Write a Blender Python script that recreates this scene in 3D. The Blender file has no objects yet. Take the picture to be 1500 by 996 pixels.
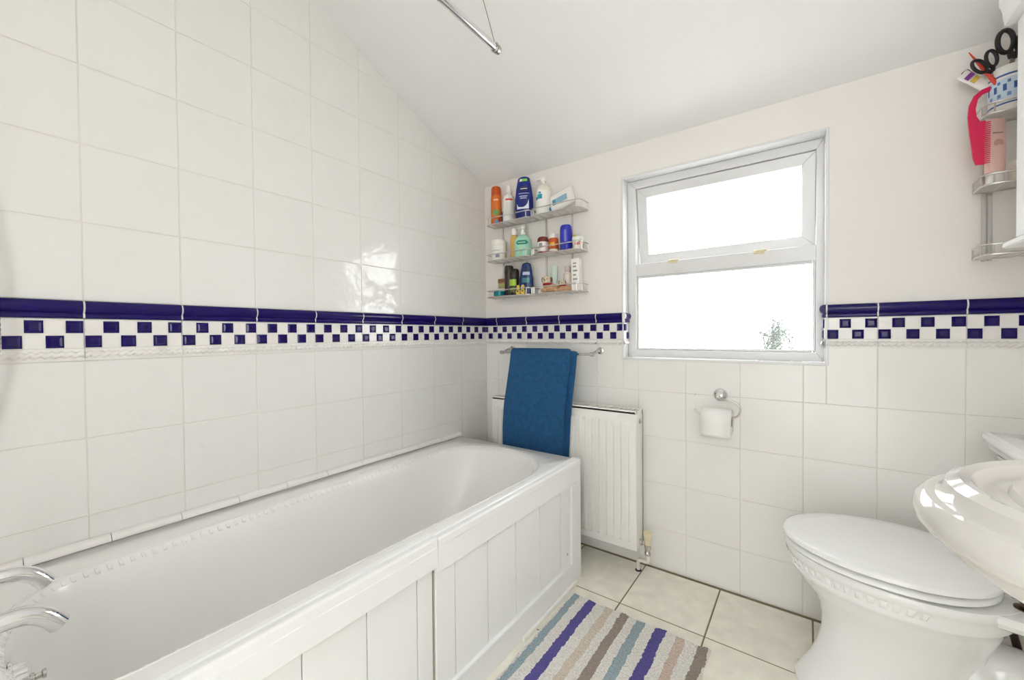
import bpy, bmesh, math, random
from mathutils import Vector, Matrix
random.seed(7)
PI = math.pi
S = bpy.context.scene
COL = S.collection

# ------------------------------------------------------------------ camera
cam_d = bpy.data.cameras.new('camera')
cam = bpy.data.objects.new('camera', cam_d)
COL.objects.link(cam)
YAW, PITCH, ROLL = -0.63085, -0.01446, -0.00832
fw = Vector((math.sin(YAW) * math.cos(PITCH), math.cos(YAW) * math.cos(PITCH), math.sin(PITCH)))
rt = Vector((math.cos(YAW), -math.sin(YAW), 0))
up = rt.cross(fw)
r2 = rt * math.cos(ROLL) + up * math.sin(ROLL)
u2 = up * math.cos(ROLL) - rt * math.sin(ROLL)
mw = Matrix((r2, u2, -fw)).transposed().to_4x4()
mw.translation = Vector((1.4945, -1.7952, 1.0329))
cam.matrix_world = mw
cam_d.sensor_fit = 'HORIZONTAL'
cam_d.sensor_width = 36.0
cam_d.lens = 590.193 / 1500.0 * 36.0
cam_d.clip_start = 0.01
S.camera = cam

# ------------------------------------------------------------------ world, lamp power, exposure
FILL_LAMP = 4.0          # emission of the added fill lamp's opal globe
DOOR_FILL = 0.66         # fill daylight passed by the added, unseen frosted door panes
SKY = 11.0            # overcast daylight outside
w = bpy.data.worlds.new('world')
S.world = w
w.use_nodes = True
bg = w.node_tree.nodes['Background']
bg.inputs[0].default_value = (0.945, 0.97, 1.0, 1)
bg.inputs[1].default_value = SKY
vs = S.view_settings
vs.view_transform = 'Standard'
vs.look = 'None'
vs.gamma = 1.0
vs.use_curve_mapping = False
vs.exposure = 0.08
S.cycles.diffuse_bounces = 8
S.cycles.max_bounces = 14
S.cycles.transparent_max_bounces = 12
S.cycles.sample_clamp_indirect = 8.0

# ------------------------------------------------------------------ materials
def srgb(h):
    c = [int(h[i:i + 2], 16) / 255 for i in (0, 2, 4)]
    return tuple((x / 12.92 if x <= 0.04045 else ((x + 0.055) / 1.055) ** 2.4) for x in c)

MATS = {}
def mat(name, col, rough=0.4, metal=0.0, bump=None, var=0.0, vscale=6.0, spec=None, coat=0.0, trans=0.0, rnd=False):
    """procedural material: col is a hex string or linear tuple; bump=(scale,strength,distance)"""
    if name in MATS: return MATS[name]
    m = bpy.data.materials.new(name)
    m.use_nodes = True
    nt = m.node_tree
    b = nt.nodes['Principled BSDF']
    c = srgb(col) if isinstance(col, str) else col
    b.inputs['Base Color'].default_value = (*c, 1)
    b.inputs['Roughness'].default_value = rough
    b.inputs['Metallic'].default_value = metal
    if spec is not None: b.inputs['Specular IOR Level'].default_value = spec
    if coat: b.inputs['Coat Weight'].default_value = coat
    if trans: b.inputs['Transmission Weight'].default_value = trans
    tc = None
    if bump or var:
        tc = nt.nodes.new('ShaderNodeTexCoord').outputs['Object']
        if rnd:
            oi = nt.nodes.new('ShaderNodeObjectInfo')
            ml = nt.nodes.new('ShaderNodeMath'); ml.operation = 'MULTIPLY'; ml.inputs[1].default_value = 37.0
            nt.links.new(oi.outputs['Random'], ml.inputs[0])
            ad = nt.nodes.new('ShaderNodeVectorMath'); ad.operation = 'ADD'
            nt.links.new(tc, ad.inputs[0]); nt.links.new(ml.outputs[0], ad.inputs[1])
            tc = ad.outputs[0]
    if var:
        n = nt.nodes.new('ShaderNodeTexNoise')
        n.inputs['Scale'].default_value = vscale
        n.inputs['Detail'].default_value = 4
        nt.links.new(tc, n.inputs['Vector'])
        mx = nt.nodes.new('ShaderNodeMix'); mx.data_type = 'RGBA'
        mx.inputs['A'].default_value = (*[x * (1 - var) for x in c], 1)
        mx.inputs['B'].default_value = (*[min(1, x * (1 + var)) for x in c], 1)
        nt.links.new(n.outputs['Fac'], mx.inputs['Factor'])
        nt.links.new(mx.outputs['Result'], b.inputs['Base Color'])
    if bump:
        n = nt.nodes.new('ShaderNodeTexNoise')
        n.inputs['Scale'].default_value = bump[0]
        n.inputs['Detail'].default_value = 3
        nt.links.new(tc, n.inputs['Vector'])
        bp = nt.nodes.new('ShaderNodeBump')
        bp.inputs['Strength'].default_value = bump[1]
        bp.inputs['Distance'].default_value = bump[2]
        nt.links.new(n.outputs['Fac'], bp.inputs['Height'])
        nt.links.new(bp.outputs['Normal'], b.inputs['Normal'])
    MATS[name] = m
    return m

TILE = mat('wall_tile_glaze', (0.765, 0.755, 0.73), 0.075, bump=(9, 0.6, 0.009), var=0.02, rnd=True)
TILE2 = mat('wall_tile_satin', (0.84, 0.825, 0.795), 0.22, bump=(11, 0.3, 0.003), var=0.02, rnd=True)
GROUT = mat('wall_grout', (0.70, 0.66, 0.60), 0.9)
BLUE = mat('cobalt_glaze', (0.008, 0.0025, 0.090), 0.10, var=0.35, vscale=14, spec=0.3)
JOINT = mat('border_joint', (0.82, 0.80, 0.77), 0.6)
CHECKW = mat('border_white_glaze', (0.80, 0.78, 0.75), 0.2)
PAINT = mat('wall_paint', (0.84, 0.81, 0.775), 0.75, bump=(120, 0.06, 0.001), var=0.015, vscale=2)
CEIL = mat('ceiling_paint', (0.86, 0.86, 0.85), 0.8, bump=(4, 0.15, 0.004), var=0.015, vscale=2)
FTILE = mat('floor_tile_glaze', (0.88, 0.835, 0.74), 0.42, bump=(30, 0.2, 0.003), var=0.17, vscale=22, rnd=True)
FGROUT = mat('floor_grout', (0.24, 0.185, 0.11), 0.95, var=0.25, vscale=9)
UPVC = mat('white_upvc', (0.74, 0.74, 0.74), 0.3)
GLOSSW = mat('white_gloss_paint', (0.83, 0.835, 0.83), 0.38)
ACRYL = mat('white_acrylic', (0.82, 0.815, 0.79), 0.16)
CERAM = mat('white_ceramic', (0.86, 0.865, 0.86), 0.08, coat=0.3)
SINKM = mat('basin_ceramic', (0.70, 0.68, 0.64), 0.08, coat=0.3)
RADM = mat('radiator_enamel', (0.86, 0.85, 0.815), 0.3)
CHROME = mat('chrome', (0.82, 0.82, 0.83), 0.08, 1.0)
CHROMES = mat('satin_chrome', (0.62, 0.60, 0.57), 0.25, 1.0)
WIRE = mat('rack_wire', (0.66, 0.64, 0.61), 0.3, 0.85)
BRASS = mat('dark_brass', (0.16, 0.11, 0.07), 0.3, 1.0)
RUBBER = mat('dark_rubber', (0.03, 0.022, 0.02), 0.6)
TOWEL = mat('blue_terry', (0.015, 0.098, 0.245), 0.95, bump=(300, 1.0, 0.006), var=0.42, vscale=55)
PAPER = mat('tissue_paper', (0.87, 0.86, 0.83), 0.95)
CARD = mat('grey_card', (0.40, 0.34, 0.28), 0.9)
CREAM = mat('cream_plastic', (0.76, 0.68, 0.47), 0.45)

def plain(name, col, rough=0.35, **k): return mat(name, col, rough, **k)

# ------------------------------------------------------------------ mesh builder
class MB:
    def __init__(s): s.v = []; s.f = []
    def add(s, vs_, fs):
        o = len(s.v); s.v += [Vector(p) for p in vs_]; s.f += [tuple(i + o for i in f) for f in fs]; return s
    def box(s, x0, x1, y0, y1, z0, z1, b=0.0):
        c = Vector(((x0 + x1) / 2, (y0 + y1) / 2, (z0 + z1) / 2)); h = Vector((abs(x1 - x0) / 2, abs(y1 - y0) / 2, abs(z1 - z0) / 2))
        if b <= 0:
            vs_ = [c + Vector((sx * h.x, sy * h.y, sz * h.z)) for sx in (-1, 1) for sy in (-1, 1) for sz in (-1, 1)]
            return s.add(vs_, [(0, 1, 3, 2), (4, 6, 7, 5), (0, 4, 5, 1), (2, 3, 7, 6), (0, 2, 6, 4), (1, 5, 7, 3)])
        b = min(b, h.x * .98, h.y * .98, h.z * .98)
        vs_ = []; ix = {}
        for sx in (-1, 1):
            for sy in (-1, 1):
                for sz in (-1, 1):
                    for k in range(3):
                        d = [b, b, b]; d[k] = 0
                        ix[(sx, sy, sz, k)] = len(vs_)
                        vs_.append(c + Vector((sx * (h.x - d[0]), sy * (h.y - d[1]), sz * (h.z - d[2]))))
        fs = []
        for k in range(3):
            a, e = [i for i in range(3) if i != k]
            for sg in (-1, 1):
                q = []
                for (p, r_) in ((-1, -1), (1, -1), (1, 1), (-1, 1)):
                    t = [0, 0, 0]; t[k] = sg; t[a] = p; t[e] = r_; q.append(ix[(*t, k)])
                fs.append(q)
            for p in (-1, 1):
                for r_ in (-1, 1):
                    t0 = [0, 0, 0]; t0[a] = p; t0[e] = r_; t1 = list(t0); t0[k] = -1; t1[k] = 1
                    fs.append((ix[(*t0, a)], ix[(*t1, a)], ix[(*t1, e)], ix[(*t0, e)]))
        for sx in (-1, 1):
            for sy in (-1, 1):
                for sz in (-1, 1): fs.append([ix[(sx, sy, sz, k)] for k in range(3)])
        return s.add(vs_, fs)
    def loft(s, rings, cap0=True, cap1=True, closed=False):
        n = len(rings[0]); vs_ = [p for r in rings for p in r]; fs = []
        m = len(rings)
        for i in range(m if closed else m - 1):
            a, b = i * n, ((i + 1) % m) * n
            for j in range(n):
                k = (j + 1) % n
                fs.append((a + j, a + k, b + k, b + j))
        if not closed:
            if cap0: fs.append(tuple(range(n - 1, -1, -1)))
            if cap1: fs.append(tuple((m - 1) * n + j for j in range(n)))
        return s.add(vs_, fs)
    def grid(s, rows, wrap=False):
        n = len(rows[0]); vs_ = [p for r in rows for p in r]; fs = []
        for i in range(len(rows) - 1):
            for j in range(n - 1): fs.append((i * n + j, i * n + j + 1, (i + 1) * n + j + 1, (i + 1) * n + j))
        return s.add(vs_, fs)
    def lathe(s, prof, n=24, c=(0, 0, 0), axis='z', sx=1.0, sy=1.0, rz=0.0):
        c = Vector(c); rings = []
        for r, z in prof:
            ring = []
            for k in range(n):
                a = 2 * PI * k / n
                p = Vector((r * math.cos(a) * sx, r * math.sin(a) * sy, z))
                if rz: p.rotate(Matrix.Rotation(rz, 3, 'Z'))
                if axis == 'y': p = Vector((p.x, -p.z, p.y))     # profile runs out along -y
                elif axis == 'x': p = Vector((p.z, p.x, p.y))
                ring.append(c + p)
            rings.append(ring)
        return s.loft(rings)
    def tube(s, pts, r, n=8, closed=False, flat=1.0):
        P = [Vector(p) for p in pts]; m = len(P); rings = []
        R = r if isinstance(r, (list, tuple)) else [r] * m
        t0 = (P[1] - P[0]).normalized()
        nn = t0.orthogonal().normalized()
        if abs(t0.z) < 0.9: nn = (Vector((0, 0, 1)) - t0 * t0.z).normalized()
        for i in range(m):
            if closed: t = (P[(i + 1) % m] - P[i - 1]).normalized()
            else: t = (P[min(i + 1, m - 1)] - P[max(i - 1, 0)]).normalized()
            nn = (nn - t * nn.dot(t)).normalized()
            bb = t.cross(nn)
            rings.append([P[i] + (nn * math.cos(2 * PI * k / n) * flat + bb * math.sin(2 * PI * k / n)) * R[i] for k in range(n)])
        return s.loft(rings, closed=closed)
    def prism(s, poly, d0, d1, plane='xz'):
        """poly of 2D points extruded d0..d1 along the third axis"""
        def P(a, b, d): return {'xz': (a, d, b), 'yz': (d, a, b), 'xy': (a, b, d)}[plane]
        n = len(poly)
        vs_ = [P(a, b, d0) for a, b in poly] + [P(a, b, d1) for a, b in poly]
        fs = [tuple(range(n)), tuple(range(2 * n - 1, n - 1, -1))] + [(i, (i + 1) % n, n + (i + 1) % n, n + i) for i in range(n)]
        return s.add(vs_, fs)
    def xf(s, M_):
        s.v = [M_ @ p for p in s.v]; return s
    def mesh(s, name, m, smooth=None):
        me = bpy.data.meshes.new(name)
        me.from_pydata([tuple(p) for p in s.v], [], s.f)
        bm = bmesh.new(); bm.from_mesh(me)
        bmesh.ops.recalc_face_normals(bm, faces=bm.faces)
        bm.to_mesh(me); bm.free()
        me.materials.append(m)
        if smooth:
            me.polygons.foreach_set('use_smooth', [True] * len(me.polygons))
            me.set_sharp_from_angle(angle=math.radians(smooth))
        me.update()
        return me
    def build(s, name, m, parent=None, smooth=None, loc=None, rz=0.0):
        return place(name, s.mesh(name, m, smooth), parent, loc, rz)

def place(name, me, parent=None, loc=None, rz=0.0, rot=None):
    o = bpy.data.objects.new(name, me)
    COL.objects.link(o)
    o.parent = parent
    if loc is not None: o.location = loc
    if rot is not None: o.rotation_euler = rot
    elif rz: o.rotation_euler = (0, 0, rz)
    return o
def thing(name, label, cat, loc=(0, 0, 0), rz=0.0, group=None):
    o = bpy.data.objects.new(name, None); COL.objects.link(o)
    o.empty_display_size = 0.05
    o.location = loc; o.rotation_euler = (0, 0, rz)
    return tag(o, label, cat, group)
def tag(o, label, cat, group=None):
    o['label'] = label; o['category'] = cat
    if group: o['group'] = group
    return o
def struct(o, label, cat=None):
    o['kind'] = 'structure'; o['label'] = label
    if cat: o['category'] = cat
    return o
def spline(pts, k=6):
    """Catmull-Rom through pts"""
    P = [Vector(p) for p in pts]; out = []
    for i in range(len(P) - 1):
        a, b, c, d = P[max(i - 1, 0)], P[i], P[i + 1], P[min(i + 2, len(P) - 1)]
        for j in range(k):
            t = j / k
            out.append(0.5 * ((2 * b) + (c - a) * t + (2 * a - 5 * b + 4 * c - d) * t * t + (3 * b - a - 3 * c + d) * t ** 3))
    out.append(P[-1]); return out

# ------------------------------------------------------------------ room numbers (metres; origin = corner of left and back wall at the floor)
XR = 2.15            # right wall
YF = -2.62           # wall behind the camera
TP = 0.2             # tile pitch
RH = 0.2007          # tile row pitch
LJ = 0.208           # first joint of the left wall from the corner
BJ = 0.0858          # first joint of the back wall from the corner
Z_DADO, Z_CHK, Z_ROPE, Z_T = 1.127, 1.082, 1.005, 0.9747
CP = [(0.12, 1.835), (0.0, 1.879), (-0.408, 2.034), (-0.808, 2.214), (-1.008, 2.309), (-1.45, 2.52), (YF - .1, 2.52)]   # ceiling profile (y, z)
def ceil_z(y):
    for (y0, z0), (y1, z1) in zip(CP, CP[1:]):
        if y1 <= y <= y0: return z0 + (z1 - z0) * (y - y0) / (y1 - y0)
    return 2.52
WX0, WX1, WZ0, WZ1 = 0.815, 1.552, 0.918, 1.738      # window opening

# ------------------------------------------------------------------ floor
fl = struct(MB().box(-0.1, XR + .1, YF - .1, 0.12, -0.10, -0.0016).build('floor', FGROUT), 'pale stone-look square floor tiles with brown joints', 'floor')

def poly_inset(poly, d):
    n = len(poly); L = []
    for i in range(n):
        a, b = Vector(poly[i]), Vector(poly[(i + 1) % n])
        t = (b - a).normalized(); nr = Vector((-t.y, t.x))
        L.append((a + nr * d, t))
    out = []
    for i in range(n):
        (p, t), (q, u) = L[i - 1], L[i]
        den = t.x * u.y - t.y * u.x
        k = ((q.x - p.x) * u.y - (q.y - p.y) * u.x) / den
        out.append(p + t * k)
    return out
def clip_half(poly, a, b, c):
    """keep a*u+b*v<=c"""
    out = []
    for i in range(len(poly)):
        p, q = poly[i], poly[(i + 1) % len(poly)]
        fp, fq = a * p[0] + b * p[1] - c, a * q[0] + b * q[1] - c
        if fp <= 0: out.append(p)
        if fp * fq < 0:
            t = fp / (fp - fq); out.append((p[0] + (q[0] - p[0]) * t, p[1] + (q[1] - p[1]) * t))
    return out
TCACHE = {}
def tile_mesh(poly, m, gap=0.0018, ch=0.0009, th=0.004, name='wall_tile'):
    """tile in the frame u=x, v=z, facing -y, face at y=0"""
    key = (m.name, round(gap, 4), tuple((round(a, 4), round(b, 4)) for a, b in poly))
    if key in TCACHE: return TCACHE[key]
    o = poly_inset(poly, gap / 2); i = poly_inset(poly, gap / 2 + ch * 1.6)
    rings = [[Vector((p.x, th, p.y)) for p in o], [Vector((p.x, ch, p.y)) for p in o], [Vector((p.x, 0, p.y)) for p in i]]
    TCACHE[key] = MB().loft(rings).mesh(name, m)
    return TCACHE[key]
def rect(w_, h_): return [(0, 0), (w_, 0), (w_, h_), (0, h_)]

xe = [0.919 + 0.298 * k for k in range(-2, 5)]
ye = [-0.012, -0.321] + [-0.321 - 0.3 * k for k in range(1, 9)]
for a, b in zip(xe, xe[1:]):
    b = min(b, XR - .003)
    for y1, y0 in zip(ye, ye[1:]):
        y0 = max(y0, YF)
        if y1 - y0 < .03: continue
        place('floor_tile', tile_mesh(rect(b - a, y1 - y0), FTILE, gap=0.0052, ch=0.0008, th=0.0022, name='floor_tile'), fl, (a, y0, 0), rot=(-PI / 2, 0, 0))

# ------------------------------------------------------------------ ceiling
mb = MB()
mb.prism([(y, z) for y, z in CP] + [(y, z + .1) for y, z in reversed(CP)], -0.1, XR + .1, 'yz')
struct(mb.build('ceiling', CEIL, smooth=40), 'white painted ceiling sloping down to the window wall', 'ceiling')

# ------------------------------------------------------------------ left wall
poly = [(0.12, 0)] + [(y, z) for y, z in CP] + [(YF - .1, 0)]
wl = struct(MB().prism(poly, -0.1, -0.0014, 'yz').build('wall_left', GROUT), 'long wall of square white glazed tiles above the bath', 'wall')
R90 = PI / 2
lcols = [(-LJ, 0.0)] + [(-LJ - TP * (k + 1), -LJ - TP * k) for k in range(0, 11)]
for y0, y1 in lcols:
    for k in range(0, 9):                        # above the border
        z0 = Z_DADO + RH * k; h_ = RH
        p = rect(y1 - y0, h_)
        za, zb = ceil_z(y0 + 1e-6), ceil_z(y1 - 1e-6)
        sl = (zb - za) / (y1 - y0)
        p = clip_half(p, -sl, 1, za - z0)        # v <= za - z0 + sl*u
        if len(p) < 3: continue
        vv = [q[1] for q in p]; uu = [q[0] for q in p]
        if max(vv) - min(vv) < .02 or max(uu) - min(uu) < .02: continue
        place('wall_tile', tile_mesh(p, TILE), wl, (0, y0, z0), rot=(random.uniform(-.003, .003), 0, R90 + random.uniform(-.003, .003)))
    for k in range(0, 3):                        # below the border, down to the bath rim
        z1 = Z_T - RH * k; z0 = max(z1 - RH, 0.45)
        if z1 - z0 < .02: continue
        place('wall_tile', tile_mesh(rect(y1 - y0, z1 - z0), TILE), wl, (0, y0, z0), rot=(random.uniform(-.003, .003), 0, R90 + random.uniform(-.003, .003)))
    if y1 > -0.25:
        for z1, z0 in ((0.45, .372), (.372, .172), (.172, 0.0)):
            place('wall_tile', tile_mesh(rect(y1 - y0, z1 - z0), TILE), wl, (0, y0, z0), R90)

# ------------------------------------------------------------------ border pieces (dado, chequer, rope)
DADO = [(0.003, 0), (-.007, 0), (-.0095, .004), (-.0085, .010), (-.0065, .0135), (-.011, .017), (-.0155, .024), (-.0165, .031), (-.0145, .038), (-.010, .0435), (-.004, .045), (0.003, .045)]
BC = {}
def dado_mesh(L):
    k = ('d', round(L, 4))
    if k not in BC:
        rings = [[Vector((x, d, z)) for d, z in DADO] for x in (0.0019, L - 0.0019)]
        BC[k] = MB().loft(rings).mesh('dado_tile', BLUE, smooth=50)
    return BC[k]
def rope_mesh(L):
    k = ('r', round(L, 4))
    if k not in BC:
        nx = max(4, int(L / .2 * 56)); rows = []
        for i in range(nx + 1):
            x = 0.0006 + (L - .0012) * i / nx
            row = [Vector((x, .003, 0)), Vector((x, -.003, 0)), Vector((x, -.0035, .006))]
            for j in range(7):
                a = PI * j / 6
                r_ = .0065 + .0022 * math.cos(a * 1.6 - x * 2 * PI / .0165)
                row.append(Vector((x, -.0035 - r_ * math.sin(a), .0155 - r_ * 1.15 * math.cos(a))))
            row += [Vector((x, -.0035, .0255)), Vector((x, -.003, .0300)), Vector((x, .003, .0300))]
            rows.append(row)
        BC[k] = MB().grid(rows).mesh('rope_tile', CHECKW, smooth=60)
    return BC[k]
PW = TP / 6
def square_mesh(w_, h_):
    k = ('s', round(w_, 4), round(h_, 4))
    if k not in BC:
        def ring(i, d): return [Vector((i, d, i)), Vector((w_ - i, d, i)), Vector((w_ - i, d, h_ - i)), Vector((i, d, h_ - i))]
        i2 = min(.004, w_ * .2); i3 = min(.008, w_ * .35)
        BC[k] = MB().loft([ring(0, .001), ring(.0006, -.002), ring(i2, -.0042), ring(i3, -.0030)]).mesh('blue_square', BLUE)
    return BC[k]
def border(parent, O, rz, L, s0=0.0):
    """one border length: O = its left end at z 0, s0 = where in the 0.2 m pattern it starts"""
    O = Vector(O); R = Matrix.Rotation(rz, 3, 'Z')
    place('dado_tile', dado_mesh(L), parent, O + Vector((0, 0, Z_CHK)), rz)
    if 'j' not in BC:
        BC['j'] = MB().loft([[Vector((x, d * .93 if d < 0 else d, .001 + z * .965)) for d, z in DADO] for x in (-.0022, .0022)]).mesh('joint', JOINT, smooth=50)
    place('joint', BC['j'], parent, O + Vector((0, 0, Z_CHK)), rz)
    place('rope_tile', rope_mesh(L), parent, O + Vector((0, 0, Z_T + .0005)), rz)
    h_ = Z_CHK - Z_ROPE
    ct = place('checker_tile', tile_mesh(rect(L, h_), CHECKW, gap=.0012, ch=.001, name='checker_tile'), parent, O + R @ Vector((0, -.003, 0)) + Vector((0, 0, Z_ROPE)), rz)
    for k in range(7):
        a, b = k * PW - s0 + .0012, (k + 1) * PW - s0 - .0012
        a, b = max(a, .001), min(b, L - .001)
        if b - a < .006: continue
        row = k % 2
        place('blue_square', square_mesh(b - a, .0315), ct, (a, 0, .0025 if row == 0 else .0395))
for y0, y1 in lcols[:-1]:
    border(wl, (0, y0, 0), R90, y1 - y0, 0.0)

# ------------------------------------------------------------------ back wall with the window opening
mb = MB()
YB = 0.125
mb.box(-.1, WX0, 0, YB, Z_DADO - .02, CP[1][1] + .03)
mb.box(WX1, XR + .1, 0, YB, Z_DADO - .02, CP[1][1] + .03)
mb.box(WX0, WX1, 0, YB, WZ1, CP[1][1] + .03)
wb = struct(mb.build('wall_back', PAINT), 'window wall, painted above the border and tiled below', 'wall')
mb = MB()
mb.box(-.1, WX0, 0.0014, YB, -.003, Z_DADO - .02)
mb.box(WX1, XR + .1, 0.0014, YB, -.003, Z_DADO - .02)
mb.box(WX0, WX1, 0.0014, YB, -.003, WZ0 - .004)
mb.build('grout_bed', GROUT, wb)
bcols = [(0.0, BJ)] + [(BJ + TP * k, min(BJ + TP * (k + 1), XR)) for k in range(0, 11)]
brow = [Z_T + .003 - RH * k for k in range(5)] + [-.001]
for x0, x1 in bcols:
    for zt, zb in zip(brow, brow[1:]):
        if zt > WZ0 and x1 > WX0 and x0 < WX1:
            # tile meets the window: the piece beside the opening and the piece below it
            if x0 < WX0:
                place('wall_tile', tile_mesh(rect(WX0 - x0, zt - zb), TILE2), wb, (x0, 0, zb)); x0_ = WX0
            else: x0_ = x0
            x1_ = min(x1, WX1)
            place('wall_tile', tile_mesh(rect(x1_ - x0_, WZ0 - .004 - zb), TILE2), wb, (x0_, 0, zb))
            if x1 > WX1:
                place('wall_tile', tile_mesh(rect(x1 - WX1, zt - zb), TILE2), wb, (WX1, 0, zb))
        else:
            place('wall_tile', tile_mesh(rect(x1 - x0, zt - zb), TILE2), wb, (x0, 0, zb))
for x0, x1 in bcols:
    s0 = 0.0
    if x0 == 0.0: s0 = TP - BJ
    if x1 <= WX0 or x0 >= WX1: border(wb, (x0, 0, 0), 0, x1 - x0, s0)
    elif x0 < WX0: border(wb, (x0, 0, 0), 0, WX0 - x0, 0)
    elif x1 > WX1: border(wb, (WX1, 0, 0), 0, x1 - WX1, WX1 - x0)
# short returns into the window reveal
border(wb, (WX0 + .004, -.010, 0), R90, .062, PW)
border(wb, (WX1 - .004, .052, 0), -R90, .062, 0)

# ------------------------------------------------------------------ right wall, wall behind the camera, added fill doors and fill lamp (outside the frame)
poly = [(0.12, 0)] + [(y, z) for y, z in CP] + [(YF - .1, 0)]
struct(MB().prism(poly, XR, XR + .1, 'yz').build('wall_right', PAINT), 'painted wall behind the toilet and basin', 'wall')
mb = MB()
DX0, DX1, DZ1 = 1.22, 2.10, 2.10
mb.box(-.1, DX0, YF - .1, YF, -.003, 2.52); mb.box(DX1, XR + .1, YF - .1, YF, -.003, 2.52); mb.box(DX0, DX1, YF - .1, YF, DZ1, 2.52)
struct(mb.build('wall_front', PAINT), 'painted wall opposite the window', 'wall')
d = thing('fill_door_1', 'added pair of white glazed doors opposite the window, unseen fill light', 'door', (0, 0, 0)); d['kind'] = 'structure'
xm = (DX0 + DX1) / 2
for x0, x1 in ((DX0 + .002, xm - .001), (xm + .001, DX1 - .002)):
    for a in ((x0, x0 + .07, .004, DZ1 - .003), (x1 - .07, x1, .004, DZ1 - .003)): MB().box(a[0], a[1], YF - .06, YF - .02, a[2], a[3], .003).build('fill_door_stile', GLOSSW, d)
    for a in ((.004, .15), (DZ1 - .075, DZ1 - .003)): MB().box(x0 + .0705, x1 - .0705, YF - .06, YF - .02, a[0], a[1], .003).build('fill_door_rail', GLOSSW, d)
DOORP = (DX0, xm, DX1)
lm = bpy.data.materials.new('fill_lamp_glass'); lm.use_nodes = True
nt = lm.node_tree; nt.nodes.clear()
em = nt.nodes.new('ShaderNodeEmission'); em.inputs[0].default_value = (1.0, 0.985, 0.96, 1); em.inputs[1].default_value = FILL_LAMP
ou = nt.nodes.new('ShaderNodeOutputMaterial'); nt.links.new(em.outputs[0], ou.inputs[0])
t = thing('fill_lamp', 'added opal glass globe lamp, unseen fill light under the flat ceiling', 'lamp', (1.55, -2.3, 2.52))
MB().lathe([(.055, 0), (.055, -.015), (.04, -.025), (.001, -.026)], 24).build('ceiling_rose', GLOSSW, t, 40)
MB().tube([(0, 0, -.02), (0, 0, -.27)], .004, 8).build('cord', GLOSSW, t, 40)
MB().lathe([(.001, -.26), (.03, -.26), (.035, -.30), (.001, -.301)], 20).build('lamp_holder', GLOSSW, t, 40)
MB().lathe([(max(.001, .16 * math.sin(PI * k / 16)), -.46 + .16 * math.cos(PI * k / 16)) for k in range(17)], 32).build('globe', lm, t, 60)

# ------------------------------------------------------------------ window
trim = MB()
e = .006
for (x0, x1, z0, z1) in ((WX0 - e, WX0 + .004, WZ0 - e, WZ1 + e), (WX1 - .004, WX1 + e, WZ0 - e, WZ1 + e), (WX0 + .004, WX1 - .004, WZ1 - .004, WZ1 + e), (WX0 + .004, WX1 - .004, WZ0 - e, WZ0 + .004)):
    trim.box(x0, x1, -.004, .056, z0, z1, .0015)
struct(trim.build('trim_1', UPVC), 'white lining around the window reveal', 'trim')
win = thing('window_1', 'white framed window with open top light and frosted panes', 'window', (0, 0, 0))
win['kind'] = 'structure'
FY0, FY1 = .055, .12
IX0, IX1, IZ0, IZ1 = .857, 1.523, .955, 1.698
TZ0, TZ1 = 1.295, 1.351
ox0, ox1, oz0, oz1 = WX0 + .004, WX1 - .004, WZ0 + .004, WZ1 - .004
def frame_piece(poly, name, parent, y0=FY0, y1=FY1):
    i = poly_inset(poly, .0015)
    n = len(poly)
    rings = [[Vector((p[0], y1, p[1])) for p in poly], [Vector((p[0], y0 + .002, p[1])) for p in poly], [Vector((p.x, y0, p.y)) for p in i]]
    return MB().loft(rings).build(name, UPVC, parent)
frame_piece([(ox0, oz0), (IX0, IZ0), (IX0, IZ1), (ox0, oz1)], 'frame_jamb', win)
frame_piece([(IX1, IZ0), (ox1, oz0), (ox1, oz1), (IX1, IZ1)], 'frame_jamb', win)
frame_piece([(ox0, oz0), (ox1, oz0), (IX1, IZ0), (IX0, IZ0)], 'frame_sill', win)
frame_piece([(IX0, IZ1), (IX1, IZ1), (ox1, oz1), (ox0, oz1)], 'frame_head', win)
frame_piece([(IX0, TZ0), (IX1, TZ0), (IX1, TZ1), (IX0, TZ1)], 'transom', win)
# frosted glass
gm = bpy.data.materials.new('frosted_glass'); gm.use_nodes = True
nt = gm.node_tree; nt.nodes.clear()
ou = nt.nodes.new('ShaderNodeOutputMaterial')
tl = nt.nodes.new('ShaderNodeBsdfTranslucent'); tl.inputs[0].default_value = (.95, .95, .95, 1)
rf = nt.nodes.new('ShaderNodeBsdfRefraction'); rf.inputs['Roughness'].default_value = .12; rf.inputs['IOR'].default_value = 1.15
gl = nt.nodes.new('ShaderNodeBsdfGlossy'); gl.inputs['Roughness'].default_value = .15
m1 = nt.nodes.new('ShaderNodeMixShader'); m1.inputs[0].default_value = .5
m2 = nt.nodes.new('ShaderNodeMixShader'); m2.inputs[0].default_value = .05
nt.links.new(tl.outputs[0], m1.inputs[1]); nt.links.new(rf.outputs[0], m1.inputs[2])
nt.links.new(m1.outputs[0], m2.inputs[1]); nt.links.new(gl.outputs[0], m2.inputs[2]); nt.links.new(m2.outputs[0], ou.inputs[0])
tc = nt.nodes.new('ShaderNodeTexCoord'); vo = nt.nodes.new('ShaderNodeTexNoise'); vo.inputs['Scale'].default_value = 45; vo.inputs['Distortion'].default_value = 2.5
bp = nt.nodes.new('ShaderNodeBump'); bp.inputs['Strength'].default_value = .8; bp.inputs['Distance'].default_value = .006
nt.links.new(tc.outputs['Object'], vo.inputs['Vector']); nt.links.new(vo.outputs['Fac'], bp.inputs['Height'])
nt.links.new(bp.outputs[0], rf.inputs['Normal'])
gmc = gm.copy(); gmc.name = 'clearer_frosted_glass'; gmc.node_tree.nodes['Mix Shader'].inputs[0].default_value = .955
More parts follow.
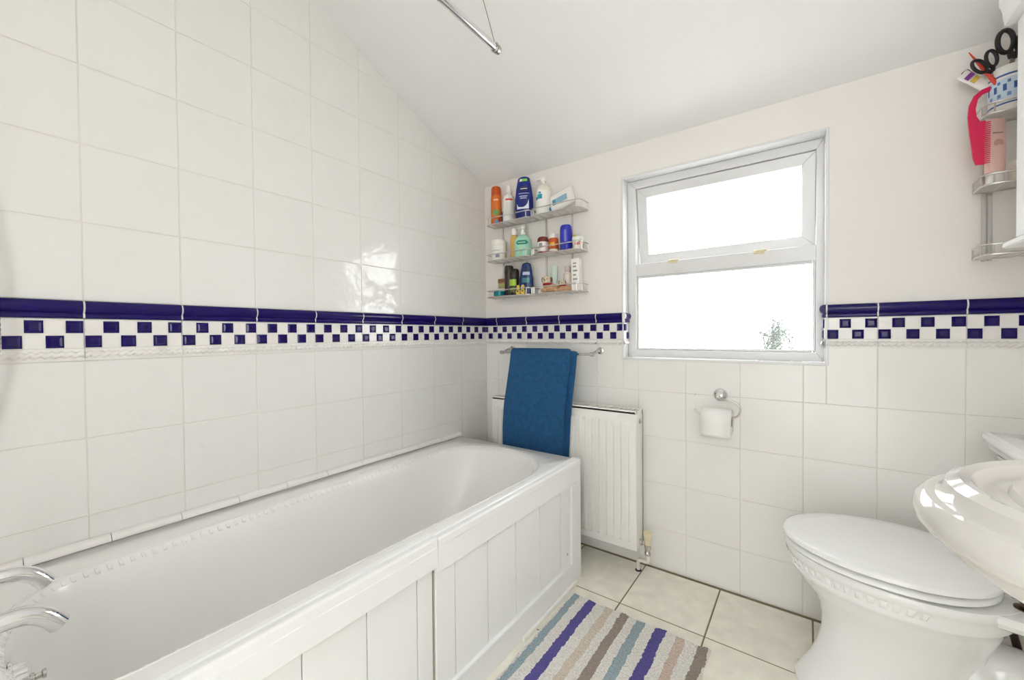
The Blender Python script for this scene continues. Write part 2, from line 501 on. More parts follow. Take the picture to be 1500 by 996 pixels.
def pane(parent, x0, x1, z0, z1, y, gm=gm): return MB().grid([[Vector((x0, y, z0)), Vector((x1, y, z0))], [Vector((x0, y, z1)), Vector((x1, y, z1))]]).build('pane', gm, parent)
b = .010
bd = MB()
for (x0, x1, z0, z1) in ((IX0, IX0 + b, IZ0, TZ0), (IX1 - b, IX1, IZ0, TZ0), (IX0 + b, IX1 - b, TZ0 - b, TZ0), (IX0 + b, IX1 - b, IZ0, IZ0 + b)):
    bd.box(x0, x1, FY0 + .012, FY0 + .028, z0, z1, .003)
bd.build('glazing_bead', UPVC, win)
pane(win, IX0 + .003, IX1 - .003, IZ0 + .003, TZ0 - .003, FY0 + .03, gmc)
gd = gm.copy(); gd.name = 'fill_door_glass'
gd.node_tree.nodes['Translucent BSDF'].inputs[0].default_value = (DOOR_FILL, DOOR_FILL, DOOR_FILL * .985, 1)
gd.node_tree.nodes['Mix Shader'].inputs[0].default_value = .0
for x0, x1 in ((DOORP[0], DOORP[1]), (DOORP[1], DOORP[2])):
    MB().grid([[Vector((x0 + .07, YF - .04, .149)), Vector((x1 - .07, YF - .04, .149))], [Vector((x0 + .07, YF - .04, DZ1 - .074)), Vector((x1 - .07, YF - .04, DZ1 - .074))]]).build('pane', gd, d)
# top-hung casement, tipped open
sash = thing('casement', '', '', (0, FY0 + .006, IZ1 - .003))
del sash['label']; del sash['category']
sash.parent = win
sash.rotation_euler = (math.radians(7.5), 0, 0)
H = IZ1 - TZ1 - .004
sx0, sx1, sw = IX0 + .003, IX1 - .0004, .043
def spiece(poly): frame_piece(poly, 'sash_rail', sash, 0.0, .055)
spiece([(sx0, -H), (sx0 + sw, -H + sw), (sx0 + sw, -sw), (sx0, 0)])
spiece([(sx1 - sw, -H + sw), (sx1, -H), (sx1, 0), (sx1 - sw, -sw)])
spiece([(sx0, -H), (sx1, -H), (sx1 - sw, -H + sw), (sx0 + sw, -H + sw)])
spiece([(sx0 + sw, -sw), (sx1 - sw, -sw), (sx1, 0), (sx0, 0)])
pane(sash, sx0 + sw - .002, sx1 - sw + .002, -H + sw - .002, -sw + .002, .018)
for x in (1.022, 1.345):
    k = MB().box(x - .02, x + .02, FY0 - .008, FY0 + .004, TZ1 - .012, TZ1 + .004, .003)
    k.box(x - .008, x + .026, FY0 - .016, FY0 - .006, TZ1 - .004, TZ1 + .003, .002)
    k.build('window_catch', CREAM, win)
# shrub outside, a dim shape behind the frosted glass
sh = thing('shrub', 'leafy green shrub outside the frosted lower pane', 'shrub', (1.37, .75, .57))
LEAF = mat('leaf', (.022, .045, .018), .7, spec=.1)
mb = MB()
for k in range(130):
    a = random.uniform(0, 2 * PI); el = random.uniform(.2, 1.3); L = random.uniform(.12, .2); c = Vector((random.uniform(-.06, .06), random.uniform(-.05, .05), random.uniform(.25, .46)))
    dr = Vector((math.cos(a) * math.cos(el), math.sin(a) * math.cos(el), math.sin(el))); sd = dr.cross(Vector((0, 0, 1))).normalized() * .016
    mid = c + dr * L * .5
    mb.add([c, mid + sd, c + dr * L, mid - sd + Vector((0, 0, .004))], [(0, 1, 2), (0, 2, 3)])
mb.build('foliage', LEAF, sh)
MB().tube([(0, 0, -.55), (.01, 0, 0), (0, 0, .4)], .015, 6).build('stem', mat('bark', (.1, .07, .04), .8), sh)
gr = struct(MB().box(-3, 5, .13, 6, -.25, -.05).build('ground_outside', mat('paving', (.45, .43, .40), .9)), 'paved ground outside the window', 'ground')
struct(MB().box(-3, 5, -6, YF - .12, -.25, -.05).build('ground_outside', MATS['paving']), 'paved ground outside the added glazed doors', 'ground')

# ------------------------------------------------------------------ ceramic quadrant trim along the bath
tr = thing('trim_2', 'white ceramic quadrant tiles sealing the bath to the wall', 'trim', (0, 0, 0)); tr['kind'] = 'structure'
QP = [(.0005, 0), (.020, 0), (.0205, .004), (.017, .011), (.011, .0165), (.004, .0185), (.0005, .0185)]
y = -.232
qm = {}
while y > -1.93:
    L = .1485
    if 'q' not in qm: qm['q'] = MB().loft([[Vector((x, yy, z)) for x, z in QP] for yy in (-.0008, -L + .0008)]).mesh('trim_tile', CHECKW, smooth=50)
    place('trim_tile', qm['q'], tr, (0, y, .4965)); y -= L

# ------------------------------------------------------------------ bath
bath = thing('bathtub', 'white acrylic bath with beaded inner edge along the tiled wall', 'bathtub', (0, 0, 0))
BX0, BX1, BY0, BY1, BZ = 0.0015, .684, -1.93, -.236, .495
def open_loop(cx, wf, wt, yf, yt, ef, et, z, nA=16, nS=14):
    """stadium-like loop: far end (yf) and tap end (yt) half ellipses of length ef, et"""
    pts = []
    def wid(y): 
        t_ = (y - yt) / (yf - yt); return wt + (wf - wt) * min(1, t_ * 1.6)
    for k in range(nA + 1):
        a = PI * k / nA; pts.append(Vector((cx + wf * math.cos(a), yf - ef + ef * math.sin(a), z)))
    for k in range(1, nS):
        y_ = (yf - ef) + ((yt + et) - (yf - ef)) * k / nS; pts.append(Vector((cx - wid(y_), y_, z)))
    for k in range(nA + 1):
        a = PI + PI * k / nA; pts.append(Vector((cx + wid(yt + et) * math.cos(a), yt + et + et * math.sin(a), z)))
    for k in range(1, nS):
        y_ = (yt + et) + ((yf - ef) - (yt + et)) * k / nS; pts.append(Vector((cx + wid(y_), y_, z)))
    return pts
CX = .382
L0 = open_loop(CX, .268, .235, -.300, -1.775, .235, .14, BZ)
def outer(p, z, gx=0.0):
    c = Vector((CX, -1.04, 0)); dx, dy = p.x - c.x, p.y - c.y
    hx = ((BX1 - gx) - c.x) if dx > 0 else (c.x - (BX0 + gx)); hy = ((BY1 - gx) - c.y) if dy > 0 else (c.y - (BY0 + gx))
    k = min(hx / max(abs(dx), 1e-6), hy / max(abs(dy), 1e-6)); return Vector((c.x + dx * k, c.y + dy * k, z))
def snap(r):
    # pull the nearest ring points onto the true rectangle corners
    for cx_, cy_ in ((BX0, BY0), (BX1, BY0), (BX0, BY1), (BX1, BY1)):
        i = min(range(len(r)), key=lambda j: (r[j].x - cx_) ** 2 + (r[j].y - cy_) ** 2); r[i] = Vector((cx_, cy_, r[i].z))
    return r
rings = [snap([outer(p, .455) for p in L0]), snap([outer(p, BZ - .004) for p in L0]), [outer(p, BZ, .004) for p in L0]]
for args in ((.268, .235, -.300, -1.775, .235, .14, BZ), (.262, .229, -.306, -1.769, .232, .138, BZ - .003), (.254, .222, -.316, -1.762, .228, .135, BZ - .014), (.246, .215, -.332, -1.758, .225, .13, BZ - .05),
             (.236, .205, -.385, -1.752, .22, .125, .36), (.222, .195, -.455, -1.744, .21, .12, .25), (.205, .18, -.53, -1.732, .20, .12, .175), (.18, .16, -.60, -1.705, .18, .12, .132), (.13, .12, -.70, -1.63, .13, .11, .112)):
    wf, wt, yf, yt, ef, et, z = args
    rings.append(open_loop(CX, wf, wt, yf, yt, ef, et, z))
mb = MB(); mb.loft(rings, cap0=False)
mb.build('tub_shell', ACRYL, bath, 50)
# beaded edge: small raised lozenges set all round the opening
per = []
for i in range(len(L0)):
    p, q = L0[i], L0[(i + 1) % len(L0)]; per.append((p - q).length)
tot = sum(per); nb = int(tot / .0205); mb = MB(); acc = 0; i = 0
cen = Vector((CX, -1.04, BZ))
for k in range(nb):
    s_ = tot * k / nb
    while acc + per[i] < s_: acc += per[i]; i += 1
    p, q = L0[i], L0[(i + 1) % len(L0)]; tt = (q - p).normalized(); c = p + tt * (s_ - acc)
    nn = Vector((-tt.y, tt.x, 0))
    if nn.dot(c - cen) < 0: nn = -nn
    c = c - nn * .0095 + Vector((0, 0, -.0095))
    ax = (nn * .62 + Vector((0, 0, .78))).normalized(); nv = (-nn * .78 + Vector((0, 0, .62))).normalized() * .0030
    sk = tt * .0075; c0 = c - nv * .35
    vs_ = [c0 - sk - ax * .0085, c0 + sk * .4 - ax * .0085, c0 + sk + ax * .0085, c0 - sk * .4 + ax * .0085, c + nv - sk * .45 - ax * .005, c + nv + sk * .3 - ax * .005, c + nv + sk * .45 + ax * .005, c + nv - sk * .3 + ax * .005]
    mb.add(vs_, [(0, 1, 5, 4), (1, 2, 6, 5), (2, 3, 7, 6), (3, 0, 4, 7), (4, 5, 6, 7), (3, 2, 1, 0)])
bdr = mb.build('beaded_edge', ACRYL, bath, 40); bdr['kind'] = 'stuff'
mb = MB()
for off, rr in ((.004, .0020),):
    mb.tube([Vector((CX + (p.x - CX) * (1 + off / .268), p.y + (off if p.y > -.55 else (-off if p.y < -1.6 else 0)), BZ + .0003)) for p in L0], rr, 6, closed=True)
mb.build('edge_line', ACRYL, bath, 60)
# overflow fitting at the tap end
of = MB().lathe([(.001, .0), (.034, .0), (.034, .004), (.027, .006), (.025, .022), (.022, .024), (.001, .024)], 24, (0, 0, 0), 'y').xf(Matrix.Rotation(PI, 4, 'Z')).build('overflow', CHROME, bath, 40, (.36, -1.756, .425))
MB().lathe([(.001, 0), (.009, 0), (.009, .006), (.005, .008), (.005, .014), (.008, .016), (.008, .020), (.001, .021)], 12, (0, 0, 0), 'y').xf(Matrix.Rotation(PI, 4, 'Z')).build('plug_knob', CHROMES, of, 40, (.004, .024, -.008))

def bath_tap(x, zt, lab):
    t = thing('bath_tap', lab, 'tap', (x, -1.862, BZ + .001), group='pair of bath taps')
    MB().lathe([(.026, 0), (.026, .006), (.018, .012), (.017, .075), (.020, .08), (.020, .092), (.001, .094)], 20).build('tap_body', CHROME, t, 40)
    pts = spline([(0, .0, .055), (0, .04, zt - .012), (0, .085, zt), (0, .120, zt - .001), (0, .143, zt - .014), (0, .160, zt - .037)], 5)
    MB().tube(pts, [.0155] * 10 + [.0148] * 6 + [.0142] * (len(pts) - 16), 14).build('spout', CHROME, t, 50)
    hd = MB().lathe([(.001, .094), (.012, .094), (.012, .105), (.020, .108), (.022, .118), (.012, .124), (.001, .125)], 12)
    for k in range(4):
        a = PI / 4 + k * PI / 2; hd.tube([(0, 0, .113), (.034 * math.cos(a), .034 * math.sin(a), .113)], .007, 8)
    hd.build('tap_handle', CHROME, t, 40)
bath_tap(.283, .090, 'chrome bath tap with curved spout, the one by the tiled wall')
bath_tap(.458, .082, 'chrome bath tap with curved spout, the one by the bath panel')

# ------------------------------------------------------------------ bath panels
PX = .722
GROOVE = mat('grubby_shaded_groove', (0.42, 0.39, 0.33), 0.8)  # grubby joint tone, darkened to paint in the grooves' shadow lines
def board(parent, y0, y1, z0, z1, x):
    poly = [(x - .010, y0 + .0013), (x - .0006, y0 + .0013), (x, y0 + .0020), (x, y1 - .0020), (x - .0006, y1 - .0013), (x - .010, y1 - .0013)]
    MB().prism(poly, z0, z1, 'xy').build('board', GLOSSW, parent)
def backing(parent, y0, y1, z0, z1, x): MB().box(x - .016, x - .0065, y0, y1, z0, z1).build('groove_shade_backing', GROOVE, parent)
def cap(parent, y0, y1, zt):
    prof = [(.685, zt - .024), (PX + .001, zt - .024), (PX + .001, zt - .006), (PX - .002, zt - .001), (PX - .005, zt), (PX - .014, zt), (PX - .017, zt - .003), (PX - .021, zt - .003), (PX - .024, zt), (.688, zt + .001), (.685, zt - .002)]
    MB().loft([[Vector((a, yy, c)) for a, c in prof] for yy in (y0, y1)]).build('capping', GLOSSW, parent)
p1 = thing('bath_panel', 'white tongue-and-groove panel section next to the radiator', '', (0, 0, 0)); del p1['category']; p1.parent = bath
ya, yb = -1.071, -.252
cap(p1, ya, yb, .504)
MB().box(PX - .022, PX, ya, yb, .412, .480, .0015).build('top_rail', GLOSSW, p1)
MB().box(PX - .022, PX, -.332, yb, .0, .412, .0015).build('end_stile', GLOSSW, p1)
MB().box(PX - .022, PX + .001, ya + .001, -.3325, .0, .088, .0015).build('bottom_rail', GLOSSW, p1)
for a, b_ in zip((-1.070, -.999, -.857, -.710, -.560, -.409), (-.999, -.857, -.710, -.560, -.409, -.333)):
    board(p1, a, b_, .088, .414, PX - .011)
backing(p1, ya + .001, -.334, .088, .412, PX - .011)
MB().box(.685, PX - .001, yb - .02, yb - .001, .0, .480, .001).build('end_return', GLOSSW, p1)
MB().lathe([(.001, 0), (.0045, 0), (.004, .0015), (.001, .002)], 10, (0, 0, 0), 'x').build('screw', CHROMES, p1, 30, (PX - .011, -.352, .135))
p2 = thing('bath_panel', 'panel section nearest the taps, boards set back under a proud rail', '', (0, 0, 0)); del p2['category']; p2.parent = bath
ya, yb = -1.93, -1.074
cap(p2, ya, yb, .508)
MB().box(PX - .034, PX + .003, ya, yb, .430, .484, .0015).build('top_rail', GLOSSW, p2)
edges = [-1.93, -1.845, -1.70, -1.556, -1.412, -1.268, -1.124, -1.0715]
for a, b_ in zip(edges, edges[1:]): board(p2, a, b_, .088, .431, PX - .022)
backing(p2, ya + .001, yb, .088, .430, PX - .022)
MB().box(PX - .030, PX - .008, ya, yb, .0, .088, .0015).build('bottom_rail', GLOSSW, p2)
st = MB().box(PX + .0015, PX + .014, -.70, -.30, .0, .016, .002)
struct(st.build('trim_3', TILE2), 'narrow tiled strip on the floor along the bath panel', 'trim')

# ------------------------------------------------------------------ radiator
RX0, RX1, RZ0, RZ1, RY0, RY1 = .123, .912, .096, .698, -.120, -.022
rad = thing('radiator', 'white fluted panel radiator on the wall behind the bath end', 'radiator', (.52, -.07, 0))
def RL(x, y, z): return Vector((x - .52, y + .07, z))
def flute_panel(yf, sgn, name):
    zs = [(RZ0, 0), (RZ0 + .004, 1), (RZ0 + .034, 1), (RZ0 + .044, 2), (RZ1 - .060, 2), (RZ1 - .048, 1), (RZ1 - .004, 1), (RZ1, 0)]
    xs = [(RX0, 0), (RX0 + .003, 1), (RX0 + .022, 1)]
    n = 22; p = (RX1 - RX0 - .044) / n
    for k in range(n):
        x = RX0 + .022 + k * p
        xs += [(x + p * .20, 1), (x + p * .27, 2), (x + p * .68, 2), (x + p * .75, 1)]
    xs += [(RX1 - .022, 1), (RX1 - .003, 1), (RX1, 0)]
    rows = []
    for z, lz in zs:
        row = []
        for x, lx in xs:
            d = 0.006 if (lx == 0 or lz == 0) else (-.013 if (lx == 2 and lz == 2) else 0.0)
            row.append(RL(x, yf + sgn * d, z))
        rows.append(row)
    return MB().grid(rows).build(name, RADM, rad, 25)
flute_panel(RY0 + .013, 1, 'front_panel')
bk = MB().box(RX0 - .52, RX1 - .52, RY1 + .07 - .012, RY1 + .07, RZ0, RZ1, .003).build('back_panel', RADM, rad)
for x0, x1 in ((RX0, RX0 + .006), (RX1 - .006, RX1)):
    MB().box(x0 - .52, x1 - .52, RY0 + .07 + .012, RY1 + .07, RZ0 + .01, RZ1 + .001, .002).build('side_panel', RADM, rad)
g = MB()
for yy in (RY0 + .016, RY1 - .014): g.box(RX0 - .52, RX1 - .52, yy + .07 - .003, yy + .07 + .003, RZ1 - .012, RZ1 + .003, .001)
for k in range(40):
    x = RX0 + .012 + (RX1 - RX0 - .024) * k / 39 - .52
    g.box(x - .004, x + .004, RY0 + .07 + .018, RY1 + .07 - .014, RZ1 - .004, RZ1 + .001)
g.box(RX0 - .52, RX1 - .52, RY0 + .07 + .014, RY0 + .07 + .024, RZ1 - .006, RZ1 + .0015, .001)
g.build('top_grille', RADM, rad)
f = MB()
for k in range(30):
    x = RX0 + .02 + (RX1 - RX0 - .04) * k / 29 - .52
    f.box(x - .002, x + .002, RY0 + .07 + .02, RY1 + .07 - .016, RZ0 + .03, RZ1 - .02)
f.build('convector_fins', RADM, rad)
MB().lathe([(.001, 0), (.011, 0), (.011, .004), (.006, .005), (.006, .010), (.001, .011)], 12, RL(RX1, -.068, .652), 'x').build('vent_plug', CHROMES, rad, 40)
MB().lathe([(.001, 0), (.013, 0), (.013, .014), (.010, .016), (.010, .026), (.001, .027)], 14, RL(RX1 - .001, -.068, .128), 'x').build('valve_union', CHROMES, rad, 40)
vx, vy = .946, -.068
vl = MB().lathe([(.001, .078), (.0125, .078), (.0125, .090), (.010, .094), (.010, .106), (.0135, .108), (.0135, .120), (.009, .124), (.009, .146), (.001, .146)], 14, RL(vx, vy, 0)).build('valve_body', CHROMES, rad, 40)
MB().lathe([(.001, .124), (.0135, .124), (.014, .150), (.0165, .155), (.019, .160), (.019, .174), (.016, .178), (.001, .179)], 18, RL(vx, vy, 0)).build('valve_cap', CREAM, rad, 40)
PIPE = mat('pipe_paint', (.76, .73, .66), .4)
MB().tube(spline([RL(vx, vy, .080), RL(vx, vy, .052), RL(vx - .006, vy, .046), RL(vx - .034, vy, .046), RL(vx - .041, vy, .040), RL(vx - .041, vy, 0.0)], 4), .0078, 10).build('feed_pipe', PIPE, rad, 50)
MB().lathe([(.001, 0), (.014, 0), (.012, .004), (.001, .0045)], 14, RL(vx - .041, vy, 0)).build('pipe_collar', RUBBER, rad, 40)

# ------------------------------------------------------------------ towel rail and towel
rl = thing('towel_rail', 'slim chrome towel rail above the radiator', 'towel rail', (.45, 0, .937))
RY = -.098
MB().tube([(.184 - .45, RY, 0), (.712 - .45, RY, 0)], .0055, 10).build('rail_bar', CHROMES, rl, 50)
for x in (.190, .706):
    b_ = MB()
    b_.lathe([(.001, 0), (.017, 0), (.017, .005), (.012, .008), (.001, .009)], 16, (x - .45, 0, .014), 'y')
    b_.tube(spline([(x - .45, -.006, .014), (x - .45, -.04, .013), (x - .45, -.075, .004), (x - .45, RY, 0)], 4), [.0085] * 4 + [.0075] * 4 + [.007] * 5, 10)
    b_.lathe([(.001, -.010), (.009, -.010), (.010, 0), (.009, .010), (.001, .010)], 12, (x - .45, RY, 0), 'x')
    b_.build('rail_bracket', CHROMES, rl, 40)
tw = thing('bath_towel', 'folded dark blue terry towel hanging over the chrome rail', 'towel', (.43, RY, .937))
def towel_sheet(name, x0t, x1t, x0b, x1b, zb, dy, back, th):
    """cloth path over the rail: back drop, over the bar, front drop; local z 0 = bar centre"""
    path = []
    R = .0075 + th
    for k in range(6): path.append((R + .002, -back + back * k / 6))
    for k in range(9):
        a = PI * k / 8; path.append((R * math.cos(a), R * math.sin(a)))
    n = 26
    for k in range(1, n + 1):
        t_ = k / n; path.append((-R - dy * min(1, t_ * 2.2) ** 1.3 - .004 * math.sin(t_ * 3), zb * t_))
    rows = []
    nx = 22
    for (py, pz) in path:
        t_ = max(0, min(1, pz / zb)) if py < 0 else 0
        row = []
        for j in range(nx + 1):
            s_ = j / nx
            xe_ = x1t + (x1b - x1t) * t_
            if py > 0: xe_ = min(xe_, .588)
            x = (x0t + (x0b - x0t) * min(1, t_ * 1.5)) * (1 - s_) + xe_ * s_
            wv = .0035 * t_ * math.sin(s_ * 7 + t_ * 2) + .002 * t_ * math.sin(s_ * 17 + 1) + .001 * math.sin(s_ * 23 + t_ * 9)
            row.append(Vector((x - .43, py - abs(wv) - .0005, pz)))
        rows.append(row)
    o = MB().grid(rows).build(name, TOWEL, tw, 60)
    m = o.modifiers.new('thickness', 'SOLIDIFY'); m.thickness = .009; m.offset = 0
    m2 = o.modifiers.new('soft', 'SUBSURF'); m2.levels = 1; m2.render_levels = 1
    return o
towel_sheet('under_fold', .272, .638, .250, .598, -.56, .020, .20, .004)
towel_sheet('front_fold', .262, .608, .236, .586, -.56, .034, .18, .014)

# ------------------------------------------------------------------ paper holder and roll
ph = thing('paper_holder', 'chrome open-ring paper holder with round wall rose', 'holder', (1.217, 0, .783))
MB().lathe([(.001, 0), (.027, 0), (.0265, .006), (.022, .013), (.014, .018), (.012, .026), (.010, .030), (.001, .031)], 28, (0, 0, 0), 'y').build('wall_rose', CHROME, ph, 40)
yy = -.055
ring = spline([(.0, -.024, 0), (.006, -.040, -.006), (.022, yy, -.010), (.050, yy, -.014), (.070, yy, -.028), (.076, yy, -.048), (.068, yy, -.068), (.048, yy, -.077), (.0, yy, -.077), (-.052, yy, -.077), (-.070, yy, -.070), (-.086, yy, -.056)], 6)
MB().tube(ring, .0034, 8).build('ring_arm', CHROMES, ph, 60)
tr_ = thing('toilet_roll', 'white toilet paper roll hanging on the chrome ring holder', 'toilet roll', (1.213, yy, .689))
R1, R0, HW = .0475, .021, .052
prof = [(R0, -HW), (R1 - .001, -HW), (R1, -HW + .001), (R1, HW - .001), (R1 - .001, HW), (R0, HW)]
rings = [[Vector((z, r * math.cos(2 * PI * k / 40), r * math.sin(2 * PI * k / 40))) for k in range(40)] for r, z in prof]
MB().loft(rings, closed=True).build('paper', PAPER, tr_, 50)
MB().loft([[Vector((z, r * math.cos(2 * PI * k / 24), r * math.sin(2 * PI * k / 24))) for k in range(24)] for r, z in [(R0, -HW + .001), (R0, HW - .001), (R0 - .0015, HW - .001), (R0 - .0015, -HW + .001)]], closed=True).build('core_tube', CARD, tr_, 50)
rows = []
for k in range(14):
    t_ = k / 13
    if t_ < .6:
        a = PI * .5 + PI * .5 * (t_ / .6); p = (math.cos(a) * (R1 + .0012), math.sin(a) * (R1 + .0012))
    else:
        q = (t_ - .6) / .4; p = (-(R1 + .0012) + .004 * q * q, -.058 * q)
    rows.append([Vector((-HW, p[0], p[1])), Vector((0, p[0] - .0004, p[1])), Vector((HW, p[0], p[1]))])
o = MB().grid(rows).build('loose_sheet', PAPER, tr_, 60)
m = o.modifiers.new('thickness', 'SOLIDIFY'); m.thickness = .0008
# tiny wall plugs
PLUGW = mat('wall_plug_white', (.8, .77, .7), .5)
tag(MB().lathe([(.001, 0), (.006, 0), (.006, .003), (.003, .006), (.001, .006)], 10, (0, 0, 0), 'y').build('wall_plug', PLUGW, None, 40, (1.122, 0, .778)), 'tiny white wall plug on the tile joint beside the paper holder', 'wall plug')
hk = MB().lathe([(.001, 0), (.007, 0), (.006, .004), (.001, .005)], 10, (0, 0, 0), 'y').tube(spline([(0, -.003, 0), (0, -.014, -.002), (0, -.018, .004)], 4), .0025, 6)
tag(hk.build('wall_hook', PLUGW, None, 40, (.700, 0, .849)), 'tiny white hook on the tiles under the towel rail end', 'hook')

# ------------------------------------------------------------------ toilet
TY = -.315
wc = thing('toilet', 'white close-coupled toilet with closed lid under the window', 'toilet', (1.70, TY, 0))
def egg(xf, xb, w_, z, xm=None, n=48, nb=2.12, nf=2.0, sc=1.0):
    """egg outline: tip at xf (towards -x), squarer back at xb, half width w_"""
    xm = xm if xm is not None else xf + (xb - xf) * .56
    out = []
    for k in range(n):
        a = 2 * PI * k / n; c, s_ = math.cos(a), math.sin(a)
        e_ = nb if c > 0 else nf
        x = (xb - xm) * abs(c) ** (2 / e_) if c > 0 else -(xm - xf) * abs(c) ** (2 / e_)
        y_ = w_ * math.copysign(abs(s_) ** (2 / e_), s_)
        out.append(Vector((xm + x * sc - 1.70, y_ * sc, z)))
    return out
lv = [(0.0, 1.468, 1.86, .120), (.022, 1.468, 1.86, .121), (.030, 1.476, 1.858, .116), (.045, 1.482, 1.855, .110), (.085, 1.505, 1.85, .098), (.130, 1.522, 1.845, .094), (.18, 1.532, 1.845, .096), (.22, 1.531, 1.85, .105),
      (.257, 1.522, 1.86, .122), (.285, 1.506, 1.87, .138), (.315, 1.482, 1.88, .156), (.340, 1.464, 1.89, .170), (.347, 1.458, 1.895, .177), (.353, 1.455, 1.90, .179), (.358, 1.459, 1.90, .177), (.385, 1.449, 1.91, .185), (.389, 1.445, 1.91, .189), (.404, 1.443, 1.91, .190), (.408, 1.447, 1.91, .187)]
MB().loft([egg(a, b_, c, z) for z, a, b_, c in lv]).build('pan', CERAM, wc, 45)
# relief band of lozenges round the pan
o1 = egg(1.459, 1.90, .1765, .361, n=400); o2 = egg(1.450, 1.91, .1845, .383, n=400)
mb = MB()
for k in range(96, 304, 6):
    a, b_, c, d_ = o1[k], o1[k + 4], o2[k + 5], o2[k + 1]
    cen = (a + b_ + c + d_) / 4; nr = Vector((cen.x + .02, cen.y, 0)).normalized()
    if True: nr = (b_ - a).cross(d_ - a).normalized(); nr = nr if nr.dot(Vector((cen.x, cen.y, 0))) > 0 else -nr
    q = [cen + (p - cen) * .5 + nr * .0042 for p in (a, b_, c, d_)]
    mb.add([a, b_, c, d_] + q, [(0, 1, 5, 4), (1, 2, 6, 5), (2, 3, 7, 6), (3, 0, 4, 7), (4, 5, 6, 7)])
mb.build('relief_band', CERAM, wc, 50)['kind'] = 'stuff'
# shelf that carries the cistern, trapway behind
MB().loft([[Vector((x - 1.70, y_, z)) for x, y_ in ((1.70, -hw * .5), (1.80, -hw * .92), (1.88, -hw), (2.12, -hw), (2.12, hw), (1.88, hw), (1.80, hw * .92), (1.70, hw * .5))] for z, hw in ((.362, .120), (.378, .150), (.392, .160), (.403, .160), (.407, .156))]).build('pan_shelf', CERAM, wc)
MB().tube(spline([(1.66 - 1.70, 0, .06), (1.74 - 1.70, 0, .12), (1.83 - 1.70, 0, .185), (1.90 - 1.70, 0, .205), (1.96 - 1.70, 0, .16), (1.985 - 1.70, 0, .05), (1.985 - 1.70, 0, 0.0)], 6), [.085] * 6 + [.075] * 8 + [.06] * 23, 18).build('trapway', CERAM, wc, 60)
MB().box(1.78 - 1.70, 2.06 - 1.70, -.10, .10, 0, .035, .015).build('foot', CERAM, wc)
def slab(name, z0, z1, xf, xb, w_, dome, hole=None):
    r_ = .006
    rg = [egg(xf + .004, xb - .004, w_ - .004, z0), egg(xf, xb, w_, z0 + r_ * .6), egg(xf, xb, w_, z1 - r_), egg(xf + .003, xb - .003, w_ - .003, z1 - .002), egg(xf + .010, xb - .010, w_ - .010, z1)]
    if dome: rg += [egg(xf + .05, xb - .05, w_ - .05, z1 + dome * .6), egg(xf + .12, xb - .12, w_ - .12, z1 + dome)]
    return MB().loft(rg).build(name, CERAM, wc, 45)
slab('seat', .4125, .4275, 1.440, 1.876, .191, 0)
slab('lid', .4330, .4500, 1.437, 1.880, .193, .003)
for s_ in (-1, 1):
    h = MB()
    h.lathe([(.001, 0), (.019, 0), (.019, .003), (.012, .005), (.001, .005)], 16, (1.893 - 1.70, s_ * .085, .4075))
    h.tube([(1.885 - 1.70, s_ * .085 - .022, .428), (1.885 - 1.70, s_ * .085 + .022, .428)], .0065, 10)
    h.tube([(1.893 - 1.70, s_ * .085, .410), (1.888 - 1.70, s_ * .085, .426)], .006, 8)
    h.tube([(1.872 - 1.70, s_ * .085, .4305), (1.888 - 1.70, s_ * .085, .429)], .0045, 8)
    h.build('hinge', BRASS, wc, 40)
# cistern
ct = MB()
def crect(x0, x1, hw, z, r_=.02):
    out = []
    for cx_, cy_, a0 in ((x1 - r_, hw - r_, 0), (x0 + r_, hw - r_, 90), (x0 + r_, -hw + r_, 180), (x1 - r_, -hw + r_, 270)):
        for k in range(5):
            a = math.radians(a0 + 90 * k / 4); out.append(Vector((cx_ + r_ * math.cos(a) - 1.70, cy_ + r_ * math.sin(a), z)))
    return out
ct.loft([crect(1.945, 2.13, .175, .407), crect(1.935, 2.135, .190, .43), crect(1.918, 2.14, .208, .690)])
cs = ct.build('cistern', CERAM, wc, 45)
MB().loft([crect(1.921, 2.138, .206, .6905), crect(1.912, 2.142, .214, .698), crect(1.905, 2.143, .220, .704), crect(1.904, 2.143, .221, .714), crect(1.897, 2.144, .228, .722), crect(1.893, 2.145, .232, .735), crect(1.895, 2.144, .230, .743), crect(1.905, 2.142, .22, .7475)]).build('cistern_lid', CERAM, wc, 50)
lvv = MB().lathe([(.001, 0), (.014, 0), (.013, .006), (.001, .008)], 14, (0, 0, 0), 'x').xf(Matrix.Rotation(PI, 4, 'Z')).tube([(-.008, 0, 0), (-.02, -.02, -.002), (-.022, -.065, -.012)], [.005, .005, .007], 8)
lvv.build('flush_lever', CHROME, wc, 40, (1.921 - 1.70, -.14, .655))
# dark tube behind the pan
tag(MB().tube(spline([(1.908, -.205, .352), (1.914, -.205, .296), (1.930, -.205, .238), (1.95, -.20, .12), (1.955, -.20, 0.0)], 5), .0085, 10).build('dark_tube', mat('dark_brown', (.05, .03, .022), .4, .3), None, 60), 'thin dark brown tube behind the toilet pan', 'pipe')

